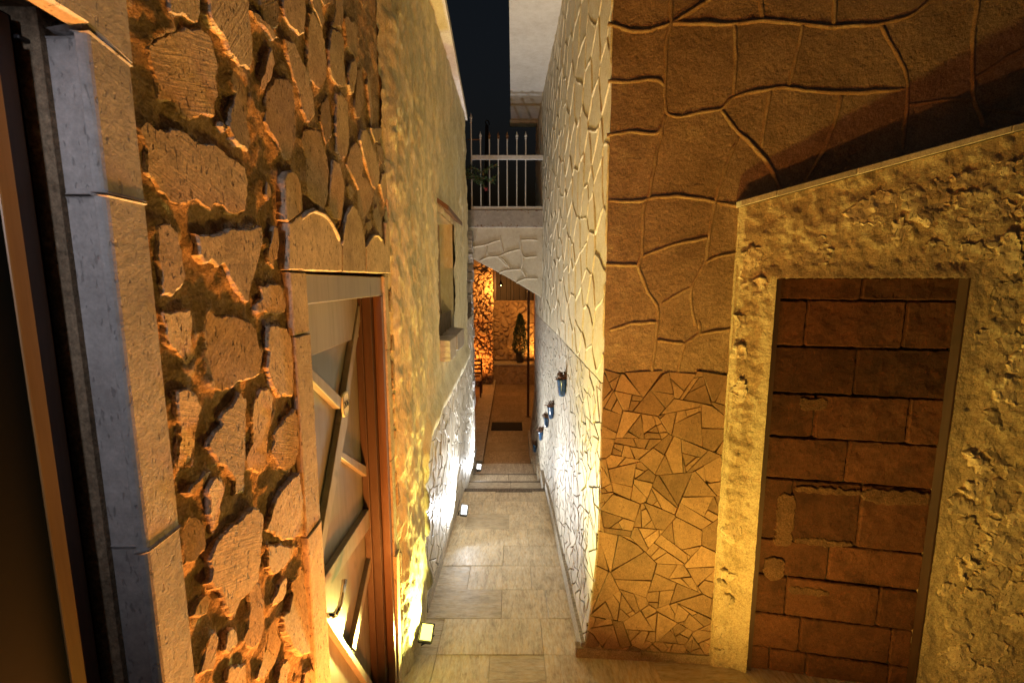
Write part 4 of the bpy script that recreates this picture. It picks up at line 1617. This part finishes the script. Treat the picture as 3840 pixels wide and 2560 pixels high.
# rubble stones set in the mortar
i = 0
for p in voro([(PX0 + .015, ZB), (PX1, ZB), (PX1, 1.5), (PX0 + .015, 1.5)], rs, 330, .25):
    cx = sum(v[0] for v in p) / len(p)
    cz = sum(v[1] for v in p) / len(p)
    mx = max(v[1] for v in p)
    if mx > ptop(cx) - .03:
        continue
    near = max(OX0 - max(v[0] for v in p), min(v[0] for v in p) - OX1, min(v[1] for v in p) - OTOP)
    if near < .020 or rs.random() < .04:
        continue
    q = inset(p, .0045, rs)
    if not q or abs(poly_area(q)) < .0008:
        continue
    stone(PW, smooth2(resample(q, .03), 2), 'stone', M['rubble_stone'], pw_, hf=rs.uniform(-.004, .007), hb=-.04, step=.010, jit=.022, flare=.005, seed=700 + i, tilt=.020, sm=1, edge=.004, rough=.008, rstep=.012)
    i += 1
# sloping coping slabs
xs = [PX0 - .012, PW.pix(2904, 730)[0], PW.pix(3202, 648)[0], PW.pix(3776, 490)[0], PX1]
for xa, xb in zip(xs, xs[1:]):
    m = MB()
    za, zb = ptop(xa), ptop(xb)
    th = .030
    m.hexa([PW.to3(xa + .0015, za, .022), PW.to3(xb - .0015, zb, .022), PW.to3(xb - .0015, zb, -.13), PW.to3(xa + .0015, za, -.13 + .105 * (xa < 1.2)),
            PW.to3(xa + .0015, za + th, .022), PW.to3(xb - .0015, zb + th, .022), PW.to3(xb - .0015, zb + th, -.13), PW.to3(xa + .0015, za + th, -.13 + .105 * (xa < 1.2))])
    o = m.build('coping_slab', M['coping'], pw_)
    md = o.modifiers.new('bevel', 'BEVEL')
    md.width = .003
# blocked doorway: concrete blocks
BH = -.036
PB = CrossSurf(PW.x0, PW.y0 - BH, PW.m)
m = MB()
pbox(m, OX0 - .01, OX1 + .01, ZB, OTOP + .01, OTOP + .01, BH - .1, BH - .016)
m.build('block_mortar', M['block_mortar'], pw_)
KB = (2600, 900, 1.059)
courses = [(120, 213, [600, 960]), (213, 382, [400, 752]), (382, 552, [577, 922]), (552, 712, [430, 762]), (712, 865, [545, 880]), (865, 1090, [345, 590]), (1090, 1222, [480, 815]), (1222, 1362, [325, 655]), (1362, 1490, [375, 702]), (1490, 1620, [265, 395, 690]), (1620, 1760, [330, 650])]


def bpx(x, y_):
    return PB.pix(KB[0] + KB[2] * x, KB[1] + KB[2] * y_)


rb = random.Random(15)
for ci, (ya_, yb_, js) in enumerate(courses):
    za, zb = bpx(600, ya_)[1], bpx(600, yb_)[1]
    if ci == 0:
        za = OTOP + .004
    xs = [OX0 - .006] + [bpx(x, (ya_ + yb_) / 2)[0] for x in js] + [OX1 + .006]
    for xa, xb in zip(xs, xs[1:]):
        if xb - xa < .02:
            continue
        g = rb.uniform(.002, .005)
        stone(PB, [(xa + g, zb + g), (xb - g, zb + rb.uniform(.002, .006)), (xb - g, za - g), (xa + g, za - rb.uniform(.002, .006))], 'concrete_block', M['block'], pw_,
              hf=rb.uniform(-.004, .004), hb=-.02, step=.012, jit=.0035, flare=.001, seed=900 + int(xa * 50) + ci * 31, tilt=.006, sm=1, edge=.005, rough=.0035, rstep=.022)
# mortar smeared over some of the joints
for k, (xa_, ya_, xb_, yb_) in enumerate([(360, 870, 590, 905), (300, 900, 345, 1080), (600, 880, 830, 940), (360, 1050, 560, 1088), (340, 1225, 480, 1262), (380, 560, 470, 600), (255, 1120, 310, 1200)]):
    a0_, b0_ = bpx(xa_, ya_)
    a1_, b1_ = bpx(xb_, yb_)
    stone(PB, [(a0_, b1_), (a0_ + (a1_ - a0_) * .4, b1_ - .006), (a1_, b1_ + .004), (a1_ + .006, (b0_ + b1_) / 2), (a1_, b0_), (a0_ + (a1_ - a0_) * .5, b0_ + .007), (a0_, b0_)],
          'mortar_smear', M['smear'], pw_, hf=.0075, hb=-.005, step=.012, jit=.012, flare=.002, seed=1400 + k, tilt=.003, sm=2, edge=.003, rough=.003, rstep=.015)
# brown frame in the doorway
m = MB()
pbox(m, OX0 + .001, OX0 + .030, ZB, OTOP - .001, OTOP - .001, -.034, -.010)
m.build('frame_stile', M['dark_frame'], pw_)
m = MB()
pbox(m, OX1 - .008, OX1 - .0003, ZB, OTOP - .001, OTOP - .001, -.034, .009)
m.build('frame_stile', M['dark_frame'], pw_)

# ------------------------------------------------------------------ balcony overhead on the right
bal = thing('balcony_slab', 'white plastered balcony slab overhanging the alley from the right house', 'balcony')
SZ = 2.54
m = MB()
m.hexa([(-.03, 2.6, SZ), (.60, 2.6, SZ), (.60, 7.5, SZ), (-.02, 7.5, SZ), (-.03, 2.6, SZ + .5), (.60, 2.6, SZ + .5), (.60, 7.5, SZ + .5), (-.02, 7.5, SZ + .5)])
m.build('slab', M['white_plaster'], bal)
MB().box(-.035, .60, 7.35, 7.56, SZ - .05, SZ - .002, .01).build('drip_edge', M['white_plaster'], bal)

# ------------------------------------------------------------------ footbridge, railing, stair flank
fbg = thing('footbridge', 'concrete footbridge slab spanning between the two houses', 'bridge')
BY = 6.2
BR = CrossSurf(0, BY, 0)
zt_ = BR.pix(1880, 787)[1]
zb_ = BR.pix(1880, 852)[1]
MB().box(-.80, .62, BY, 7.6, zb_, zt_, .008).build('slab', M['concrete'], fbg)
rs = random.Random(4)
m = MB()
for k in range(70):
    x = -.5 + rs.random() * .9
    z = zb_ + abs(rs.gauss(0, .02)) if rs.random() < .7 else zt_ - abs(rs.gauss(0, .02))
    r = rs.uniform(.004, .013)
    m.add([(x + r * math.cos(a) * rs.uniform(.5, 1.3), BY - .0025, z + r * .6 * math.sin(a) * rs.uniform(.5, 1.3)) for a in [k2 * 1.047 for k2 in range(6)]], [(0, 1, 2, 3, 4, 5)])
m.build('rust_stain', M['rust'], fbg)
sf = thing('stair_flank', 'plastered underside of a stair with raised joints below the footbridge', 'stair')
FL = CrossSurf(0, BY + .06, 0)
fpts = [(1730, 850), (2040, 850), (2040, 1122), (2022, 1110), (1930, 1055), (1850, 1010), (1772, 970), (1730, 948)]
fp = [FL.pix(*q) for q in fpts]
prism(FL, fp, -.16, 0, 'flank', M['smooth_plaster'], sf, .004)
m = MB()
K4 = (1400, 400, 1 / 2.614)
for k, pts in enumerate([[(910,1385),(1000,1370),(1110,1355),(1180,1320),(1250,1308)], [(1250,1265),(1250,1308),(1265,1400),(1280,1435)], [(1045,1510),(1110,1475),(1180,1465),(1240,1470),(1300,1430),(1440,1395)],
                         [(1440,1265),(1440,1395),(1475,1490),(1520,1475),(1600,1465)], [(1445,1310),(1520,1300),(1610,1310)], [(1015,1190),(1012,1300)], [(1110,1355),(1115,1470)], [(1220,1470),(1290,1540),(1310,1568)], [(1475,1490),(1460,1568)]]):
    ridge(m, FL, [FL.pix(K4[0] + K4[2] * x, K4[1] + K4[2] * y_) for x, y_ in pts], w=.03, h=.014, step=.03, seed=k)
K3 = (1700, 950, 360 / 1254)
for k, pts in enumerate([[(600,255),(680,220),(770,210),(880,205)], [(590,40),(690,120),(740,205)], [(880,205),(920,250),(950,320)], [(820,385),(880,345),(950,325),(1100,330)], [(900,0),(905,110),(885,200)]]):
    ridge(m, FL, [FL.pix(K3[0] + K3[2] * x, K3[1] + K3[2] * y_) for x, y_ in pts], w=.03, h=.014, step=.03, seed=k + 20)
m.build('joint_relief', M['joint_pale'], sf, True)

rl = thing('railing', 'white metal railing with spear tipped bars on the footbridge', 'railing')
ry = BY + .04
RLY = CrossSurf(0, ry, 0)
z1, z2 = RLY.pix(1880, 775)[1], RLY.pix(1880, 592)[1]
MB().box(-.56, .43, ry - .02, ry + .02, zt_ + .006, zt_ + .05, .004).build('bottom_rail', M['white_paint'], rl)
MB().box(-.54, .43, ry - .02, ry + .02, z2 - .025, z2 + .03, .004).build('top_rail', M['white_paint'], rl)
for k, px in enumerate([1769, 1803, 1836, 1869, 1902, 1938, 1971]):
    x = RLY.pix(px, 690)[0]
    zt2 = RLY.pix(px, 520 if k else 452)[1]
    m = MB()
    m.tube([(x, ry, zt_ + .03), (x, ry, zt2)], .0085, 8)
    b = m.build('bar', M['white_paint'] if k != 3 else M['white_paint'], rl)
    m = MB()
    m.lathe((x, ry, zt2 - .005), [(.0001, -.004), (.014, .0), (.014, .012), (.009, .02), (.020, .035), (.014, .055), (.006, .075), (.0003, .10)], 8)
    m.build('spear_tip', M['rust'] if k in (2, 3, 4) else M['white_paint'], b)
xa, xb = RLY.pix(1752, 522)[0], RLY.pix(1806, 522)[0]
zz = RLY.pix(1780, 522)[1]
m = MB()
m.tube([(xa, ry + .02, zz), (xb, ry + .02, zz)], .008, 6)
m.build('brace', M['rust'], rl)
gp = thing('gate_post', 'pale painted post at the right end of the railing', 'post')
MB().box(.432, .475, ry - .03, ry + .03, zt_ - .22, z2 + .02, .006).build('post', M['white_plaster'], gp)


def leaves(m, c, n, rx, ry_, rz, s, rs, shape=None):
    for _ in range(n):
        for _t in range(20):
            u = Vector((rs.uniform(-1, 1), rs.uniform(-1, 1), rs.uniform(-1, 1)))
            if u.length < 1:
                break
        p = Vector((c[0] + u.x * rx, c[1] + u.y * ry_, c[2] + u.z * rz))
        d = Vector((rs.gauss(0, 1), rs.gauss(0, 1), rs.gauss(0, 1))).normalized()
        e = d.cross(Vector((rs.gauss(0, 1), rs.gauss(0, 1), rs.gauss(0, 1)))).normalized()
        l = s * rs.uniform(.6, 1.4)
        m.add([p, p + d * l * .5 + e * l * .25, p + d * l, p + d * l * .5 - e * l * .25], [(0, 1, 2, 3)])


# flowering shrub leaning through the railing
rs = random.Random(8)
fl = thing('flowering_shrub', 'green flowering shrub leaning out through the railing', 'plant')
m, ml, mf, my = MB(), MB(), MB(), MB()
PLY = CrossSurf(0, ry - .08, 0)


def pp(px, py, dy=0):
    a = PLY.pix(px, py)
    return Vector((a[0], ry - .08 + dy, a[1]))


for pts in ([(1742, 655), (1770, 650), (1800, 672), (1822, 708)], [(1742, 640), (1775, 630), (1806, 645), (1840, 628), (1862, 618)], [(1742, 660), (1780, 662), (1820, 670), (1846, 682), (1856, 660)], [(1744, 670), (1785, 672), (1800, 690)]):
    P3 = [pp(*q) for q in pts]
    m.tube(P3, .004, 5)
    for a, b in zip(P3, P3[1:]):
        for k in range(8):
            q = a.lerp(b, k / 8)
            leaves(ml, q, 7, .035, .05, .03, .028, rs)
for px, py in ((1822, 710), (1818, 706), (1826, 712)):
    leaves(mf, pp(px, py), 14, .014, .014, .014, .022, rs)
for px, py in ((1815, 640), (1828, 636), (1850, 622), (1840, 684), (1848, 676), (1853, 664), (1812, 655), (1860, 618)):
    leaves(my, pp(px, py), 9, .015, .015, .012, .018, rs)
m.build('stem', M['dry_leaf'], fl)
ml.build('foliage', M['leaf'], fl)
mf.build('flower', M['flower'], fl)
my.build('bud', M['yellow_leaf'], fl)

# street lamp far behind the railing
sl = thing('street_lamp', 'unlit dark street lamp with curved head behind the railing', 'street lamp')
LY = 17.0
LS = CrossSurf(0, LY, 0)
a = LS.pix(1820, 780)
b = LS.pix(1826, 470)
m = MB()
m.tube([(a[0], LY, -2.8), (a[0], LY, a[1]), (b[0], LY, b[1])], .06, 8)
m.build('pole', M['rust'], sl)
m = MB()
m.tube([(b[0], LY, b[1]), (b[0] - .06, LY, b[1] + .1), (b[0] - .03, LY, b[1] + .17), (b[0] + .06, LY, b[1] + .14), (b[0] + .09, LY, b[1] + .02)], .022, 8)
m.build('arm', M['rust'], sl)

# ------------------------------------------------------------------ blue wall pots on the right wall
pots = [(2123, 1452, .150, 'largest blue glazed wall pot with dry succulents, nearest the corner', 1.0),
        (2077, 1546, .135, 'second blue glazed wall pot from the corner, trailing dry plant', .9),
        (2058, 1582, .120, 'third blue glazed wall pot from the corner, middle of the row', .85),
        (2037, 1632, .120, 'fourth blue glazed wall pot from the corner on the right wall', .8),
        (2024, 1680, .110, 'farthest and lowest blue glazed wall pot above the steps', .8)]
rs = random.Random(31)
for px, py, hgt, lab, k in pots:
    Y, z = W.pix(px, py)
    x = W.x(Y, z)
    t = thing('wall_pot', lab, 'pot', 'blue pots hung on the right wall')
    r = hgt * .30
    m = MB()
    m.lathe((x - r * .75, Y, z - hgt / 2), [(.0005, 0), (r * .55, 0), (r * .62, .005), (r * .80, hgt * .45), (r * .98, hgt * .85), (r * 1.06, hgt * .93), (r * 1.06, hgt), (r * .9, hgt), (r * .86, hgt * .9)], 22)
    m.build('pot', M['blue'], t, True)
    m = MB()
    m.lathe((x - r * .75, Y, z + hgt / 2 - .02), [(r * .9, 0), (.0005, .004)], 14)
    m.build('soil', M['soil'], t)
    m = MB()
    leaves(m, (x - r * .75, Y, z + hgt / 2 + .02), 110, r * 1.25, r * 1.25, .03, .03, rs)
    for q in range(4):
        c = Vector((x - r * .75, Y, z + hgt / 2))
        d = Vector((rs.uniform(-.02, .0), rs.uniform(-.04, .03), rs.uniform(.01, .045)))
        leaves(m, c + d, 10, .012, .012, .012, .02, rs)
    m.build('plant', M['dry_leaf'], t)
    m = MB()
    m.tube([(x - .002, Y, z + hgt / 2 + .07), (x - .012, Y, z + hgt / 2 - .005)], .0015, 5)
    m.build('hanger', M['black'], t)

# ------------------------------------------------------------------ courtyard beyond
cw = thing('courtyard_wall', 'amber lit rubble wall at the back of the courtyard behind the cypress', 'wall')
BW = CrossSurf(0, 12.45, 0)
grid(BW, -.8, 4.4, CZ, -.50, .06, lambda a, b: -.02 + .02 * fb(a * 5, b * 5, 1, 3)).build('mortar', M['courtyard_stone'], cw, True)
rs = random.Random(41)
for p in shards([(-.55, -2.2), (1.5, -2.2), (1.5, -.52), (-.55, -.52)], rs, .02, .09):
    q = inset(p, .012, rs)
    if q:
        stone(BW, smooth2(resample(q, .06), 2), 'stone', M['courtyard_stone'], cw, hf=rs.uniform(.01, .045), hb=-.03, step=.035, jit=.012, flare=.012, seed=int(q[0][0] * 100) + 50, tilt=.03, sm=1, edge=.012)
ld_ = thing('planter_ledge', 'low stone ledge along the back courtyard wall carrying the cypress', 'ledge')
MB().box(-.62, 4.4, 11.92, 12.42, CZ - .02, -2.26).build('ledge_core', M['courtyard_stone'], ld_)
x = -.62
while x < 1.6:
    w = rs.uniform(.4, .7)
    MB().box(x + .002, x + w - .002, 11.90, 12.40, -2.258, -2.21, .008).build('ledge_slab', M['skirting'], ld_)
    x += w
for p in shards([(-.62, CZ), (1.3, CZ), (1.3, -2.27), (-.62, -2.27)], rs, .02, .07):
    q = inset(p, .01, rs)
    if q:
        stone(CrossSurf(0, 11.92, 0), smooth2(resample(q, .06), 1), 'stone', M['courtyard_stone'], ld_, hf=rs.uniform(.0, .012), hb=-.03, step=.04, jit=.008, flare=.008, seed=int(q[0][0] * 100) + 99, tilt=.01, sm=1, edge=.008)
pl_ = thing('rough_pillar', 'rough stone pillar lit from below at the left of the courtyard', 'pillar')
PS = CrossSurf(0, 11.35, 0)
MB().box(-1.25, -.50, 11.37, 12.4, CZ, .79).build('pillar_core', M['courtyard_stone'], pl_)
for p in shards([(-1.25, CZ), (-.48, CZ), (-.48, .78), (-1.25, .78)], rs, .010, .035):
    q = inset(p, .008, rs)
    if q:
        stone(PS, smooth2(resample(q, .05), 2), 'stone', M['courtyard_stone'], pl_, hf=rs.uniform(.02, .085), hb=-.03, step=.03, jit=.02, flare=.022, seed=int(q[0][0] * 100 + q[0][1] * 37) + 150, tilt=.05, sm=1, edge=.016)
gb = thing('board_screen', 'dark vertical boards closing the courtyard above the back wall', 'screen')
x = -.44
while x < 2.2:
    w = rs.choice([.09, .12, .16])
    yb_ = 12.5 + rs.choice([0, 0, .04])
    MB().box(x + .004, x + w - .004, yb_, yb_ + .03, -.495, .79).build('board', M['dark_board'], gb)
    x += w
MB().box(-.50, -.44, 12.40, 12.50, -.5, .79).build('post', M['frame'], gb)
cr = MB().box(-1.3, 3.0, 6.6, 12.7, .80, .86).build('courtyard_ceiling', M['dark_board'])
tag(cr, kind='structure')
# cypress
cy_ = thing('potted_cypress', 'dark green conical cypress in a dark pot on the planter ledge', 'tree')
c = Vector((.22, 12.12, -2.208))
m = MB()
m.lathe(c, [(.0005, 0), (.085, 0), (.09, .01), (.11, .24), (.125, .26), (.125, .30), (.1, .30)], 20)
m.build('pot', M['black'], cy_, True)
m = MB()
m.tube([c + Vector((0, 0, .2)), c + Vector((0, 0, 1.2))], .02, 8, True, [.022, .006])
m.build('trunk', M['brown'], cy_)
m = MB()
rs = random.Random(51)
for k in range(4200):
    u = rs.random()
    z = .22 + 1.12 * u
    R0 = .235 * (min(1, u / .16) ** .6) * (1 - u) ** .62 + .012
    R0 *= 1 + .22 * fb(u * 9, k % 7, 3, 2)
    a = rs.uniform(0, 6.283)
    rr = R0 * math.sqrt(rs.uniform(.25, 1)) * (1 + .18 * noise.noise(Vector((math.cos(a) * 2, math.sin(a) * 2, u * 12))))
    p = c + Vector((rr * math.cos(a), rr * math.sin(a), z))
    d = Vector((math.cos(a) * .5 + rs.gauss(0, .3), math.sin(a) * .5 + rs.gauss(0, .3), 1)).normalized()
    e = d.cross(Vector((rs.gauss(0, 1), rs.gauss(0, 1), rs.gauss(0, .4)))).normalized()
    l = rs.uniform(.025, .06)
    m.add([p, p + d * l * .5 + e * l * .22, p + d * l, p + d * l * .5 - e * l * .22], [(0, 1, 2, 3)])
m.build('crown', M['cypress'], cy_)
# posts
for px, py, Yp, lab, r in ((1980, 1560, 9.0, 'slim rusty steel post standing on the courtyard walk', .026), (2004, 1362, 12.0, 'thin dark post standing on the planter ledge at right', .02)):
    d = ray(px, py)
    x = d.x / d.y * Yp
    zb2 = CZ if Yp < 11 else -2.209
    t = thing('steel_post', lab, 'post')
    m = MB()
    m.tube([(x, Yp, zb2), (x, Yp, .795)], r, 10)
    m.build('shaft', M['brown'], t)
    MB().box(x - .05, x + .05, Yp - .05, Yp + .05, zb2, zb2 + .008).build('base_plate', M['brown'], t)
# door mat
mt = MB().box(-.40, .20, 8.12, 8.58, CZ + .001, CZ + .016, .005).build('door_mat', M['mat'])
tag(mt, 'dark rectangular mat lying on the courtyard walk', 'mat')
# chair on the terrace
ch = thing('chair', 'dark wooden chair with a slatted back on the courtyard terrace', 'chair')
cx, cyy, cz = -.93, 10.2, CZ + .09
for sx in (-.2, .2):
    for s_, top in ((-.2, .44), (.2, .9)):
        m = MB()
        m.tube([(cx + sx, cyy + s_, cz), (cx + sx, cyy + s_ + (.04 if top > .5 else 0), cz + top)], .02, 8)
        m.build('leg', M['brown'], ch)
MB().box(cx - .22, cx + .22, cyy - .22, cyy + .21, cz + .42, cz + .45, .006).build('seat', M['brown'], ch)
for k in range(4):
    MB().box(cx - .2, cx + .2, cyy + .215, cyy + .235, cz + .52 + .1 * k, cz + .57 + .1 * k, .004).build('back_slat', M['brown'], ch)
# pendant lamp
pd = thing('pendant_lamp', 'small brass pendant lamp hanging before the dark boards', 'lamp')
Yp = 11.0
q = CrossSurf(0, Yp, 0).pix(1878, 1062)
m = MB()
m.tube([(q[0], Yp, q[1] + .07), (q[0], Yp, .795)], .004, 5)
m.build('cord', M['black'], pd)
m = MB()
m.lathe((q[0], Yp, q[1]), [(.055, -.05), (.045, .0), (.025, .03), (.012, .07)], 16)
m.build('lamp_shade', M['frame'], pd, True)
m = MB()
m.lathe((q[0], Yp, q[1]), [(.0005, -.055), (.02, -.045), (.025, -.02), (.01, .01)], 12)
m.build('bulb', mat_emit('bulb_glow', (1, .6, .25), 6.0), pd, True)
ld = bpy.data.lights.new('pendant_light', 'POINT')
ld.energy = 80
ld.color = (1.0, .40, .08)
ld.shadow_soft_size = .04
lo = bpy.data.objects.new('pendant_light', ld)
COL.objects.link(lo)
lo.location = (q[0], Yp, q[1] - .09)
lo.parent = pd
# pale sign board near the ledge
sg = thing('sign_board', 'small pale board leaning by the ledge lamp at the right', 'sign')
d = ray(2008, 1245)
Yp = 11.6
MB().box(d.x / d.y * Yp - .05, d.x / d.y * Yp + .12, Yp, Yp + .02, d.z / d.y * Yp - .16, d.z / d.y * Yp + .16, .004).build('board', M['skirting'], sg)
MB().box(d.x / d.y * Yp + .02, d.x / d.y * Yp + .05, Yp + .005, Yp + .018, CZ, d.z / d.y * Yp - .162).build('leg', M['brown'], sg)
